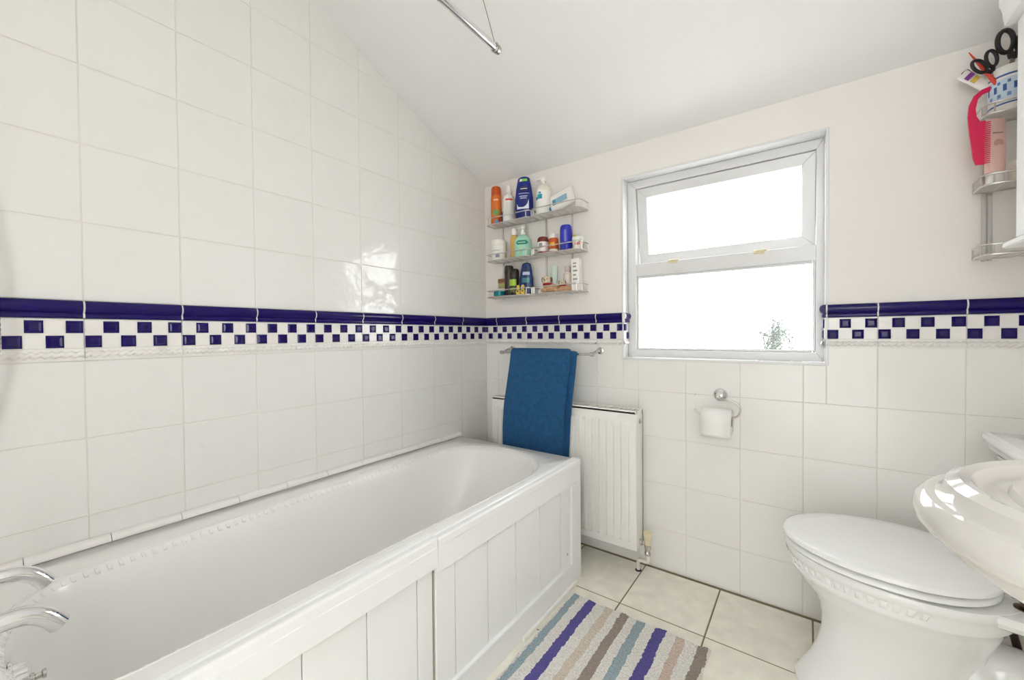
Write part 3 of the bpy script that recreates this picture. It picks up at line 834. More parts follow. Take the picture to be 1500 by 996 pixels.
# ------------------------------------------------------------------ washbasin
SY, SZ = -1.212, .881
sk = thing('washbasin', 'large white pedestal washbasin with stepped rim beside the toilet', 'washbasin', (XR, SY, 0))
A, B = .562, .294
def dshape(a, b_, z, n=64, e_=2.06, back=.0):
    out = []
    for k in range(n):
        t_ = PI / 2 + PI * k / (n - 1)
        c, s_ = math.cos(t_), math.sin(t_)
        out.append(Vector((-(a - back) * abs(c) ** (2 / e_) - back - .002, b_ * math.copysign(abs(s_) ** (2 / e_), s_), z)))
    return out
inner = [(.30, .06, .735, .24), (.36, .11, .745, .20), (.41, .155, .775, .165), (.445, .185, .82, .145), (.463, .200, .857, .133), (.470, .206, .868, .128)]
rim = [(-.089, -.010), (-.085, -.003), (-.078, .0), (-.070, -.002), (-.067, -.010), (-.062, -.012), (-.052, -.012), (-.048, -.009), (-.043, -.001), (-.034, .002), (-.025, -.003), (-.022, -.013), (-.017, -.017), (-.009, -.017), (-.003, -.022), (.0, -.031), (-.001, -.040), (-.006, -.047), (-.015, -.050), (-.017, -.058), (-.03, -.070), (-.07, -.095), (-.14, -.133), (-.23, -.18), (-.26, -.20)]
rg = [dshape(a, b_, z, back=bk_) for a, b_, z, bk_ in inner] + [dshape(A + o_, B + o_, SZ + z) for o_, z in rim]
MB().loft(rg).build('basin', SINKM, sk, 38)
ped = []
for z, a, b_ in ((0, .30, .125), (.03, .30, .125), (.05, .27, .105), (.12, .24, .085), (.40, .225, .08), (.60, .24, .09), (.675, .25, .075)):
    ped.append([Vector((-.12 + -(a - .12) * .5 * (1 - math.cos(2 * PI * k / 32)) * 1.0, b_ * math.sin(2 * PI * k / 32), z)) for k in range(32)])
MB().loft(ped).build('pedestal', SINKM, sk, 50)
for s_ in (-1, 1):
    MB().lathe([(.001, .860), (.024, .860), (.024, .868), (.016, .874), (.014, .92), (.022, .925), (.022, .945), (.001, .95)], 16, (-.07, s_ * .11, 0)).tube([(-.07, s_ * .11, .90), (-.12, s_ * .11, .915), (-.16, s_ * .11, .905)], .010, 10).build('tap', CHROME, sk, 40)

# ------------------------------------------------------------------ wall cabinet on the right wall
cb = thing('wall_cabinet', 'white bathroom cabinet with moulded cornice beside the wire rack', 'cabinet', (XR, -.60, 1.25))
def cbx(x0, x1, y0, y1, z0, z1, b_=.002): return MB().box(x0 - XR, x1 - XR, y0 + .60, y1 + .60, z0 - 1.25, z1 - 1.25, b_)
CF, CY0, CY1 = 1.902, -.86, -.290
cbx(CF + .018, XR - .002, CY0, CY1, 1.252, 1.775).build('cabinet_body', GLOSSW, cb)
for k, (y0, y1) in enumerate(((CY0, -.577), (-.573, CY1))):
    dr = cbx(CF, CF + .0175, y0, y1, 1.256, 1.772).build('cabinet_door', GLOSSW, cb)
    cbx(CF - .003, CF + .001, y0 + .05, y1 - .05, 1.31, 1.72, .002).build('door_panel', GLOSSW, dr)
    MB().lathe([(.001, 0), (.007, 0), (.006, .010), (.012, .014), (.010, .022), (.001, .023)], 14, (0, 0, 0), 'x').xf(Matrix.Rotation(PI, 4, 'Z')).build('door_knob', CHROMES, dr, 40, (CF - XR, (-.60 if k == 0 else -.55) + .60, .14))
def mould(z0, prof, name):
    """moulding running round the front and both ends: prof = (overhang, z)"""
    rg = []
    for o_, z in prof:
        rg.append([Vector((XR - .002 - XR, CY1 + o_ + .60, z - 1.25)), Vector((CF - o_ - XR, CY1 + o_ + .60, z - 1.25)), Vector((CF - o_ - XR, CY0 - o_ + .60, z - 1.25)), Vector((XR - .002 - XR, CY0 - o_ + .60, z - 1.25))])
    MB().loft(rg).build(name, GLOSSW, cb)
mould(0, [(.0, 1.7755), (.017, 1.776), (.017, 1.786), (.0185, 1.79), (.0195, 1.81), (.022, 1.825), (.024, 1.83), (.024, 1.85), (.0, 1.851)], 'cornice')
mould(0, [(.004, 1.2515), (.010, 1.250), (.016, 1.245), (.017, 1.236), (.012, 1.233), (.0, 1.232)], 'base_moulding')

# ------------------------------------------------------------------ curtain rod hung from the ceiling
rod = thing('curtain_rod', 'chrome shower curtain rod hanging above the bath', 'curtain rod', (.645, -.705, 2.0))
MB().tube([(0, 0, 0), (0, -1.88, 0)], .0115, 14).build('rod_bar', CHROME, rod, 50)
MB().lathe([(.001, -.006), (.014, -.005), (.015, .004), (.013, .010), (.001, .013)], 18, (0, 0, 0), 'y').xf(Matrix.Rotation(PI, 4, 'Z')).build('end_cap', CHROMES, rod, 40)
pts = [Vector((.014 * math.sin(2 * PI * k / 16), -.012, .014 * math.cos(2 * PI * k / 16) + .0)) for k in range(16)]
MB().tube(pts, .0025, 6, closed=True).build('hanger_loop', CHROMES, rod, 50)
MB().tube([(0, -.012, .014), (-.012, -.030, .09), (-.030, -.055, ceil_z(-.76) - 2.0)], .0014, 6).build('hanger_wire', mat('hanger_wire', (.35, .27, .22), .4, .6), rod, 60)

# ------------------------------------------------------------------ shower hose at the edge of the frame
hs = thing('shower_hose', 'ribbed chrome shower hose hanging in front of the tiled border', 'hose', (.05, -1.8085, .6))
pts = spline([(.0, -.03, 1.02), (.0, .015, .86), (.0, .045, .66), (.0, .0595, .47), (.0, .050, .34), (.0, .01, .16), (.02, -.06, -.03)], 26)
MB().tube(pts, [.0078 if k % 2 else .0066 for k in range(len(pts))], 10).build('hose', CHROMES, hs, 60)
MB().lathe([(.001, 0), (.022, 0), (.020, .02), (.012, .04), (.001, .041)], 16, (-.05, -.03, 1.03), 'x').build('hose_bracket', CHROME, hs, 40)

# ------------------------------------------------------------------ bath mat
MW0, MW1, MY0, MY1 = .748, 1.246, -1.16, -.383
bm_ = bpy.data.materials.new('mat_stripes'); bm_.use_nodes = True
nt = bm_.node_tree; P = nt.nodes['Principled BSDF']; P.inputs['Roughness'].default_value = 1.0
P.inputs['Specular IOR Level'].default_value = .1
tc = nt.nodes.new('ShaderNodeTexCoord'); sp = nt.nodes.new('ShaderNodeSeparateXYZ')
nz = nt.nodes.new('ShaderNodeTexNoise'); nz.inputs['Scale'].default_value = 60; nz.inputs['Detail'].default_value = 1
nz2 = nt.nodes.new('ShaderNodeTexNoise'); nz2.inputs['Scale'].default_value = 9
def mth(op, a, b_=None):
    n = nt.nodes.new('ShaderNodeMath'); n.operation = op
    for i_, v_ in enumerate((a, b_)):
        if v_ is None: continue
        if isinstance(v_, (int, float)): n.inputs[i_].default_value = v_
        else: nt.links.new(v_, n.inputs[i_])
    return n.outputs[0]
nt.links.new(tc.outputs['Object'], sp.inputs[0]); nt.links.new(tc.outputs['Object'], nz.inputs['Vector']); nt.links.new(tc.outputs['Object'], nz2.inputs['Vector'])
xx = mth('ADD', sp.outputs['X'], mth('ADD', mth('MULTIPLY', mth('SUBTRACT', nz.outputs['Fac'], .5), .010), mth('MULTIPLY', mth('SUBTRACT', nz2.outputs['Fac'], .5), .014)))
fac = mth('DIVIDE', xx, MW1 - MW0)
rp = nt.nodes.new('ShaderNodeValToRGB'); rp.color_ramp.interpolation = 'CONSTANT'
nt.links.new(fac, rp.inputs[0])
WHT, BGR, IND, CRM, TAU, PNK = (.86, .84, .79), (.36, .45, .49), (.13, .115, .35), (.72, .64, .54), (.37, .315, .27), (.70, .57, .49)
st_ = [(0, WHT), (.762, BGR), (.788, WHT), (.822, IND), (.855, WHT), (.893, CRM), (.923, WHT), (.951, TAU), (.983, WHT), (1.012, BGR), (1.043, WHT), (1.076, IND), (1.111, WHT), (1.143, PNK), (1.173, WHT), (1.210, TAU), (1.239, WHT)]
el = rp.color_ramp.elements
while len(el) > 1: el.remove(el[-1])
el[0].position = 0; el[0].color = (*WHT, 1)
for x, c in st_[1:]:
    e_ = el.new((x - MW0) / (MW1 - MW0)); e_.color = (*c, 1)
n3 = nt.nodes.new('ShaderNodeTexNoise'); n3.inputs['Scale'].default_value = 190; n3.inputs['Detail'].default_value = 2
nt.links.new(tc.outputs['Object'], n3.inputs['Vector'])
mx = nt.nodes.new('ShaderNodeMix'); mx.data_type = 'RGBA'; mx.blend_type = 'MULTIPLY'; mx.inputs['Factor'].default_value = .55
nt.links.new(rp.outputs[0], mx.inputs['A']); nt.links.new(mth('ADD', mth('MULTIPLY', n3.outputs['Fac'], 1.3), .36), mx.inputs['B'])
nt.links.new(mx.outputs['Result'], P.inputs['Base Color'])
bp = nt.nodes.new('ShaderNodeBump'); bp.inputs['Strength'].default_value = 1.0; bp.inputs['Distance'].default_value = .008
nt.links.new(n3.outputs['Fac'], bp.inputs['Height']); nt.links.new(bp.outputs[0], P.inputs['Normal'])
nx, ny = 150, 190; rows = []
rr = random.Random(3)
for j in range(ny + 1):
    row = []
    for i in range(nx + 1):
        x = (MW1 - MW0) * i / nx; y_ = (MY1 - MY0) * j / ny
        ed = min(i, nx - i, j, ny - j) / 4.0
        z = .0025 + (.0135 * (1 - (1 - min(1, ed)) ** 2)) + (rr.uniform(-.0020, .0020) if ed > .3 else 0)
        if i in (0, nx) or j in (0, ny): z = 0.0005
        wob = .003 * math.sin(x * 40) + .0025 * math.sin(x * 91 + 1)
        row.append(Vector((x + .0022 * math.sin(y_ * 43), y_ + wob, z)))
    rows.append(row)
matobj = MB().grid(rows).build('bath_mat', bm_, None, 60, (MW0, MY0, 0))
tag(matobj, 'tufted bath mat with blue, grey, cream and taupe stripes on the floor', 'bath mat')

# ------------------------------------------------------------------ wire racks
SHZ = (1.628, 1.433, 1.238)
def rack(x0, x1, label, posts, dep=.10, gh=.030, rise=0.0):
    t = thing('wire_rack', label, 'rack', (x0, 0, SHZ[2] + rise), group='three-tier wire racks')
    W = x1 - x0
    for px in posts:
        MB().box(px - x0 - .0045, px - x0 + .0045, -.010, -.005, -.012, SHZ[0] - SHZ[2] + .03, .001).build('post', WIRE, t)
        MB().lathe([(.001, 0), (.006, 0), (.006, .0045), (.001, .005)], 10, (px - x0, 0, SHZ[0] - SHZ[2] + .02), 'y').build('fixing', CHROMES, t, 40)
    for z in SHZ:
        dz = z - SHZ[2]
        b_ = MB(); c = .02
        loop = [(0, -.012, -.004), (0, -dep + c, -.004), (c * .3, -dep + c * .3, -.004), (c, -dep, -.004), (W - c, -dep, -.004), (W - c * .3, -dep + c * .3, -.004), (W, -dep + c, -.004), (W, -.012, -.004)]
        b_.tube([Vector(p) for p in loop], .0032, 6, closed=True)
        for k in range(1, 8): b_.tube([(.002, -.012 - (dep - .012) * k / 8, -.003), (W - .002, -.012 - (dep - .012) * k / 8, -.003)], .0016, 5)
        for k in range(1, 6): b_.tube([(W * k / 6, -.012, -.0045), (W * k / 6, -dep, -.0045)], .0018, 5)
        sh = b_.build('shelf', WIRE, t, 50, (0, 0, dz))
        g_ = MB()
        g_.tube([Vector((p[0], p[1], gh)) for p in loop], .0026, 6)
        for q in (loop[1], loop[3], loop[4], loop[6], (0, -.014, 0), (W, -.014, 0)):
            g_.tube([(q[0], q[1], -.004), (q[0], q[1], gh)], .0020, 5)
        g_.build('guard_rail', WIRE, sh, 50)
    return t
rack(.086, .368, 'chrome wire rack in the corner, left one of the pair by the tiled wall', (.133, .289))
rack(.376, .650, 'chrome wire rack, right one of the pair, nearer the window', (.412, .562))
rack(1.894, 2.140, 'chrome wire rack above the toilet, half hidden by the white cabinet', (1.917, 1.929), gh=.024, rise=.010)

# ------------------------------------------------------------------ toiletries
C_ = {}
def pm(h, rough=.3, **k):
    key = 'plastic_' + h
    return mat(key, h, rough, **k)
def body(t, name, prof, m, sx=1.0, sy=1.0, rz=0.0, n=24, parent=None):
    return MB().lathe(prof, n, (0, 0, 0), 'z', sx, sy, rz).build(name, m, parent or t, 40)
def rad_at(prof, z):
    for (r0, z0), (r1, z1) in zip(prof, prof[1:]):
        if z0 <= z <= z1 and z1 > z0: return r0 + (r1 - r0) * (z - z0) / (z1 - z0)
    return prof[-1][0]
def band(t, name, prof, m, z0, z1, a0, a1, sx=1.0, sy=1.0, rz=0.0, off=.0007, parent=None):
    """printed label: a patch that hugs the bottle between heights z0..z1 and angles a0..a1 (0 = facing -y, positive to +x)"""
    rows = []; nz_ = 6; na = max(3, int(abs(a1 - a0) / 10))
    for i in range(nz_ + 1):
        z = z0 + (z1 - z0) * i / nz_; r_ = rad_at(prof, z); row = []
        for j in range(na + 1):
            a = math.radians(-90 + a0 + (a1 - a0) * j / na)
            p = Vector(((r_ + off / sx) * math.cos(a) * sx, (r_ + off / sy) * math.sin(a) * sy, z))
            if rz: p.rotate(Matrix.Rotation(rz, 3, 'Z'))
            row.append(p)
        rows.append(row)
    return MB().grid(rows).build(name, m, parent or t, 60)
def item(name, label, cat, x, y, z, group): return thing(name, label, cat, (x, y, z), 0, group)
WH, OFFW = pm('f2f0ea'), pm('e6e0d2')
G1, G2, G3, G4, G5, G6 = 'toiletries on the corner rack top tier', 'toiletries on the second rack top tier', 'toiletries on the corner rack middle tier', 'toiletries on the second rack middle tier', 'toiletries on the corner rack bottom tier', 'things on the second rack bottom tier'
Z1, Z2, Z3 = [z + .0005 for z in SHZ]
YI = -.052
# --- top tier, corner rack
t = item('shaving_gel', 'orange shaving gel can with orange cap on the corner rack', 'can', .122, YI, Z1, G1)
p = [(.001, 0), (.027, 0), (.029, .003), (.029, .150), (.026, .158), (.0265, .160)]
body(t, 'can_body', p, pm('e0742c', .25))
body(t, 'cap', [(.027, .160), (.0275, .163), (.0275, .192), (.024, .206), (.012, .213), (.001, .214)], pm('c4500c', .3))
band(t, 'print_strip', p, pm('f2b890'), .128, .136, 10, 60); band(t, 'green_panel', p, pm('7da354'), .050, .078, 0, 75); band(t, 'blue_panel', p, pm('6f8db8'), .004, .024, 20, 60); band(t, 'red_panel', p, pm('b3311d'), .004, .03, 61, 80)
t = item('spray_bottle', 'white spray bottle with red strip between the orange can and blue bottle', 'bottle', .206, YI, Z1, G1)
p = [(.001, 0), (.029, 0), (.031, .004), (.031, .120), (.027, .138), (.014, .150), (.013, .156)]
body(t, 'bottle_body', p, WH)
body(t, 'spray_head', [(.015, .156), (.016, .172), (.012, .176), (.011, .198), (.001, .200)], WH)
band(t, 'red_strip', p, pm('d2341c'), .112, .121, 5, 80); band(t, 'print_panel', p, pm('e4e2dc'), .03, .10, 10, 75)
t = item('lotion_sachet', 'small blue tube tucked behind the white spray bottle', 'tube', .160, -.030, Z1, G1)
MB().loft([[Vector((.018 * math.cos(a), .009 * math.sin(a), 0)) for a in [2 * PI * k / 16 for k in range(16)]], [Vector((.018 * math.cos(a), .008 * math.sin(a), .05)) for a in [2 * PI * k / 16 for k in range(16)]], [Vector((.019 * math.cos(a), .001 * math.sin(a), .075)) for a in [2 * PI * k / 16 for k in range(16)]]]).build('tube_body', pm('2d6ea8'), t, 40)
MB().lathe([(.001, 0), (.010, 0), (.010, .008), (.001, .008)], 12, (0, 0, .0755)).build('cap', WH, t, 40)
def gel(name, label, x, z, s_, colr, grp, capm, rz=.35):
    t = item(name, label, 'bottle', x, YI, z, grp)
    p = [(.001, 0), (.040 * s_, 0), (.043 * s_, .004), (.047 * s_, .055 * s_), (.046 * s_, .10 * s_), (.040 * s_, .150 * s_), (.034 * s_, .180 * s_), (.031 * s_, .198 * s_), (.027 * s_, .205 * s_), (.016 * s_, .210 * s_), (.001, .211 * s_)]
    body(t, 'bottle_body', p, colr, 1, .52, rz)
    return t, p
t, p = gel('shower_gel', 'tall dark blue shower gel bottle with green and white cap mark', .306, Z1, 1.05, pm('1c2a7c', .2), G1, None)
k_ = dict(sx=1, sy=.52, rz=.35)
band(t, 'green_mark', p, pm('7fd048'), .193, .206, -8, 38, **k_); band(t, 'white_mark', p, WH, .193, .206, -32, -9, **k_)
band(t, 'round_badge', p, pm('141c58'), .138, .168, -18, 32, **k_); band(t, 'badge_line', p, WH, .152, .1555, -17, 31, off=.0012, **k_)
for z0, z1, a0, a1 in ((.128, .131, -30, 45), (.112, .117, -22, 30), (.102, .107, -16, 24)): band(t, 'print_line', p, pm('b9c0e0'), z0, z1, a0, a1, **k_)
# splash emblem: crown of white points
mb = MB(); rows = []
pr = [(-40, .078), (-30, .062), (-16, .060), (0, .058), (16, .064), (28, .076), (38, .098)]
for (a_, zt) in pr:
    r_ = rad_at(p, zt); a = math.radians(-90 + a_)
    def Q(z, o_): 
        v_ = Vector(((rad_at(p, z) + o_) * math.cos(a), (rad_at(p, z) + o_ / .52) * math.sin(a) * .52, z)); v_.rotate(Matrix.Rotation(.35, 3, 'Z')); return v_
    rows.append([Q(.050, .001), Q(zt, .001)])
mb.grid(rows).build('splash_emblem', pm('dfe6f5'), t)
# --- top tier, second rack
t = item('pump_bottle', 'white pump bottle with teal logo on the second rack', 'bottle', .424, YI, Z1, G2)
p = [(.001, 0), (.034, 0), (.037, .004), (.037, .110), (.0375, .118)]
body(t, 'bottle_body', p, WH)
body(t, 'collar', [(.0385, .118), (.039, .124), (.036, .134), (.028, .146), (.014, .154), (.013, .158)], OFFW)
hd = MB().lathe([(.009, .158), (.009, .166), (.014, .168), (.013, .190), (.001, .192)], 16); hd.box(-.040, .004, -.006, .006, .180, .1905, .003); hd.build('pump_head', WH, t, 40)
band(t, 'teal_patch', p, pm('23a2b8'), .075, .098, -18, 22); band(t, 'navy_patch', p, pm('1d5c86'), .072, .086, -40, -19); band(t, 'teal_dot', p, pm('2b8bb8'), .100, .110, -5, 12)
t = item('wipes_pack', 'white wipes packet with pale blue label leaning on the second rack', 'packet', .530, -.050, Z1, G2)
Mx = Matrix.Translation((0, 0, .060)) @ Matrix.Rotation(math.radians(-16), 4, 'Y') @ Matrix.Rotation(math.radians(-14), 4, 'X')
MB().loft([[Vector((a, d_, b_)) for a, b_ in ((-w_, -h_), (w_, -h_), (w_, h_), (-w_, h_))] for d_, w_, h_ in ((-.013, .055, .035), (-.010, .062, .041), (0, .066, .044), (.010, .062, .041), (.013, .055, .035))]).xf(Mx).build('pack_body', WH, t, 50)
MB().box(-.048, .034, -.0138, -.0128, -.020, .012).xf(Mx).build('blue_label', pm('8fb6cc'), t)
MB().box(-.048, -.030, -.0142, -.0130, -.020, .012).xf(Mx).build('teal_end', pm('3f8fae'), t)
t = item('cream_tube', 'white tube with blue dot lying in front of the wipes packet', 'tube', .530, -.077, Z1 + .022, G2)
Mx = Matrix.Rotation(math.radians(-13), 4, 'Y') @ Matrix.Rotation(PI / 2, 4, 'Y')
MB().lathe([(.001, -.052), (.012, -.052), (.012, -.040), (.014, -.038), (.0145, .02), (.010, .055), (.001, .056)], 16).xf(Mx).build('tube_body', WH, t, 40)
MB().lathe([(.0125, -.051), (.0128, -.050), (.0128, -.041), (.0125, -.040)], 16).xf(Mx).build('blue_end', pm('3b7fae'), t, 40)
# --- middle tier, corner rack
t = item('cream_tub', 'wide white screw-lid tub with small dark print', 'tub', .138, -.0545, Z2, G3)
p = [(.001, 0), (.037, 0), (.040, .004), (.041, .080)]
body(t, 'tub_body', p, WH); body(t, 'tub_lid', [(.040, .0805), (.0425, .081), (.0425, .104), (.040, .108), (.001, .109)], WH)
band(t, 'print_block', p, pm('8d97a8'), .012, .030, 12, 44); band(t, 'print_line', p, pm('b8bcc2'), .048, .052, -20, 50)
t = item('amber_bottle', 'amber bottle with white pump cap behind the mint bottle', 'bottle', .236, -.044, Z2, G3)
body(t, 'bottle_body', [(.001, 0), (.020, 0), (.022, .004), (.022, .108), (.019, .120), (.012, .125)], pm('d8ad62', .2)); body(t, 'pump_cap', [(.013, .125), (.016, .127), (.016, .155), (.012, .160), (.001, .162)], WH)
t = item('handwash_bottle', 'mint green pump bottle with dark green oval label', 'bottle', .296, YI, Z2, G3)
p = [(.001, 0), (.042, 0), (.046, .006), (.046, .070), (.043, .090), (.034, .106), (.018, .114), (.014, .118)]
k_ = dict(sx=1, sy=.72, rz=.3)
body(t, 'bottle_body', p, pm('a8dcc2', .2), **k_); hd = MB().lathe([(.014, .118), (.014, .130), (.008, .132), (.008, .145), (.014, .148), (.012, .160), (.001, .162)], 16); hd.box(-.036, .002, -.006, .006, .152, .161, .003); hd.build('pump_head', WH, t, 40)
for z0, z1, a0, a1 in ((.062, .067, -28, 42), (.067, .078, -36, 50), (.078, .084, -28, 42)): band(t, 'green_label', p, pm('1f8a72'), z0, z1, a0, a1, **k_)
band(t, 'label_line', p, pm('cfeee0'), .071, .074, -20, 30, off=.0013, **k_)
# --- middle tier, second rack
t = item('supplement_jar', 'small white jar with maroon lid on the second rack', 'jar', .420, YI, Z2, G4)
p = [(.001, 0), (.026, 0), (.028, .003), (.028, .060)]
body(t, 'jar_body', p, WH); body(t, 'maroon_lid', [(.028, .0605), (.029, .062), (.028, .078), (.022, .086), (.001, .087)], pm('7d2a22')); band(t, 'maroon_base', p, pm('8a4a50'), .003, .012, -60, 80); band(t, 'print_block', p, pm('9c9c9c'), .030, .054, -15, 25)
t = item('vitamin_bottle', 'orange labelled vitamin bottle with white cap', 'bottle', .482, YI, Z2, G4)
p = [(.001, 0), (.023, 0), (.025, .003), (.025, .064), (.019, .072)]
body(t, 'bottle_body', p, pm('c9582a')); body(t, 'white_cap', [(.019, .072), (.021, .073), (.021, .092), (.001, .094)], WH)
band(t, 'yellow_stripe', p, pm('f0b432'), .030, .048, -20, 40); band(t, 'white_label', p, OFFW, .006, .016, -50, 80)
t = item('deodorant_can', 'bright blue upright bottle with pale lettering on the second rack', 'bottle', .550, YI, Z2, G4)
p = [(.001, 0), (.026, 0), (.028, .004), (.029, .100), (.027, .118), (.022, .126), (.001, .128)]
k_ = dict(sx=1, sy=.75, rz=.2)
body(t, 'bottle_body', p, pm('2a2fb4', .25), **k_)
for a_ in (-2, 8): band(t, 'lettering', p, pm('9aa0e4'), .045, .100, a_, a_ + 5, **k_)
t = item('lip_balm', 'small yellow stick peeping out behind the blue bottle', 'stick', .586, -.028, Z2, G4)
body(t, 'stick_body', [(.001, 0), (.0085, 0), (.0085, .050), (.001, .051)], pm('e2cf6e')); body(t, 'stick_cap', [(.0089, .0512), (.009, .078), (.001, .080)], pm('d4bd4a'))
t = item('cream_pot', 'small cream pot with pale lid and red print at the rack end', 'pot', .614, YI, Z2, G4)
p = [(.001, 0), (.022, 0), (.024, .003), (.025, .040)]
body(t, 'pot_body', p, OFFW); body(t, 'pot_lid', [(.025, .0405), (.027, .042), (.027, .056), (.024, .060), (.001, .061)], pm('eef0e6')); band(t, 'red_print', p, pm('cf6f66'), .018, .030, -5, 50)
# --- bottom tier, corner rack
t = item('teal_tin', 'low teal tin at the front of the bottom tier', 'tin', .148, -.063, Z3, G5)
body(t, 'tin_body', [(.001, 0), (.030, 0), (.031, .002), (.031, .026)], pm('147f88', .2)); body(t, 'tin_lid', [(.0315, .0262), (.032, .027), (.032, .036), (.029, .039), (.001, .040)], pm('f0efe8'))
t = item('soap_box', 'small brown and green carton behind the teal tin', 'carton', .146, -.024, Z3, G5)
MB().box(-.030, .030, -.010, .010, 0, .100, .001).build('carton_body', pm('a8896a', .6), t); MB().box(-.026, .026, -.0112, -.0098, .052, .072).build('green_print', pm('9aa468', .6), t); MB().box(-.030, .030, -.0108, -.0098, .078, .099).build('brown_print', pm('7c5238', .6), t); MB().box(-.026, .026, -.0112, -.0098, .006, .046).build('white_print', WH, t)
t = item('shampoo_bottle', 'plain dark brown bottle, tallest on the bottom tier', 'bottle', .196, -.040, Z3, G5)
body(t, 'bottle_body', [(.001, 0), (.022, 0), (.024, .004), (.024, .120)], pm('3a2c2c', .25)); body(t, 'bottle_cap', [(.0245, .1205), (.025, .122), (.0245, .156), (.021, .162), (.001, .163)], pm('2e2424', .25))
t = item('body_spray', 'black can with lime green label on the bottom tier', 'can', .245, -.060, Z3, G5)
p = [(.001, 0), (.024, 0), (.026, .004), (.026, .090), (.025, .097)]
body(t, 'can_body', p, pm('26201a', .3)); body(t, 'can_cap', [(.0255, .0975), (.026, .10), (.0255, .130), (.020, .138), (.001, .140)], pm('2c221c', .3))
band(t, 'lime_label', p, pm('a8c83a'), .048, .082, -38, 60); band(t, 'lime_print', p, pm('5d6b24'), .014, .040, -20, 50)
t, p = gel('hair_shampoo', 'navy blue bottle with pale label at the corner rack end', .318, Z3, .78, pm('23396e', .2), G5, None, .3)
k_ = dict(sx=1, sy=.52, rz=.3)
band(t, 'pale_label', p, pm('b8c0dc'), .100, .116, -28, 40, **k_); band(t, 'teal_print', p, pm('3f7f86'), .060, .085, -30, 40, **k_); band(t, 'navy_label', p, pm('1a2650'), .118, .134, -26, 38, **k_)
for dx, lab in ((-.016, 'small yellow rubber toy with dark spot, nearer the lime can'), (.014, 'small yellow rubber toy with dark spot, nearer the navy bottle')):
    t = item('bath_toy', lab, 'toy', .302 + dx, -.083, Z3, G5)
    MB().lathe([(.001, 0), (.010, 0), (.0135, .008), (.013, .018), (.008, .026), (.0075, .028), (.010, .034), (.0095, .042), (.005, .048), (.001, .049)], 16).build('toy_body', pm('e6c95c', .4), t, 60)
    MB().lathe([(.001, 0), (.005, .0), (.004, .0015), (.001, .002)], 10, (0.004, -.0115, .016), 'y').build('dark_spot', RUBBER, t, 40)
    MB().lathe([(.001, 0), (.003, .0), (.001, .004)], 8, (0.002, -.0090, .037), 'y').build('beak', pm('c98a3a'), t, 40)
# --- bottom tier, second rack
def squeeze(name, label, x, y, z, w_, h_, m, capm, grp, flip=True, rz=0.0):
    t = thing(name, label, 'tube', (x, y, z), rz, grp)
    def ov(a_, b_, zz): return [Vector((a_ * math.cos(2 * PI * k / 20), b_ * math.sin(2 * PI * k / 20), zz)) for k in range(20)]
    MB().loft([ov(w_ * .8, w_ * .62, 0), ov(w_ * .82, w_ * .64, h_ * .16)]).build('cap', capm, t, 40)
    MB().loft([ov(w_ * .9, w_ * .7, h_ * .162), ov(w_, w_ * .62, h_ * .5), ov(w_ * 1.02, .0014, h_ * .94), ov(w_ * 1.02, .0012, h_)]).build('tube_body', m, t, 50)
    return t
squeeze('face_tube', 'pale mint tube standing behind the toy dogs', .470, -.032, Z3, .020, .135, pm('cfe0d6'), pm('b6cfc4'), G6)
t = item('glass_vial', 'clear pinkish bottle beside the white carton', 'bottle', .552, -.037, Z3, G6)
body(t, 'vial_body', [(.001, 0), (.020, 0), (.022, .003), (.022, .084), (.012, .094), (.011, .098)], pm('d9cfc6', .15)); body(t, 'vial_cap', [(.012, .0985), (.015, .10), (.015, .122), (.001, .124)], pm('c9b8ae', .3))
t = item('tall_carton', 'tall white carton with grey print at the second rack end', 'carton', .606, -.050, Z3, G6)
MB().box(-.020, .020, -.017, .017, 0, .152, .0012).build('carton_body', WH, t)
pmk = pm('9a9698', .6)
for z in (.03, .05, .07, .09, .11, .125): MB().box(-.010, .006 + (.006 if z in (.05, .09) else 0), -.0178, -.0168, z, z + .008).build('print_mark', pmk, t)
FUR, FUR2, RED = mat('plush_tan', 'c9a27c', .95, bump=(200, .6, .003), var=.2, vscale=60), mat('plush_cream', 'e6d6bc', .95, bump=(200, .6, .003)), mat('red_cloth', 'a81c34', .8)
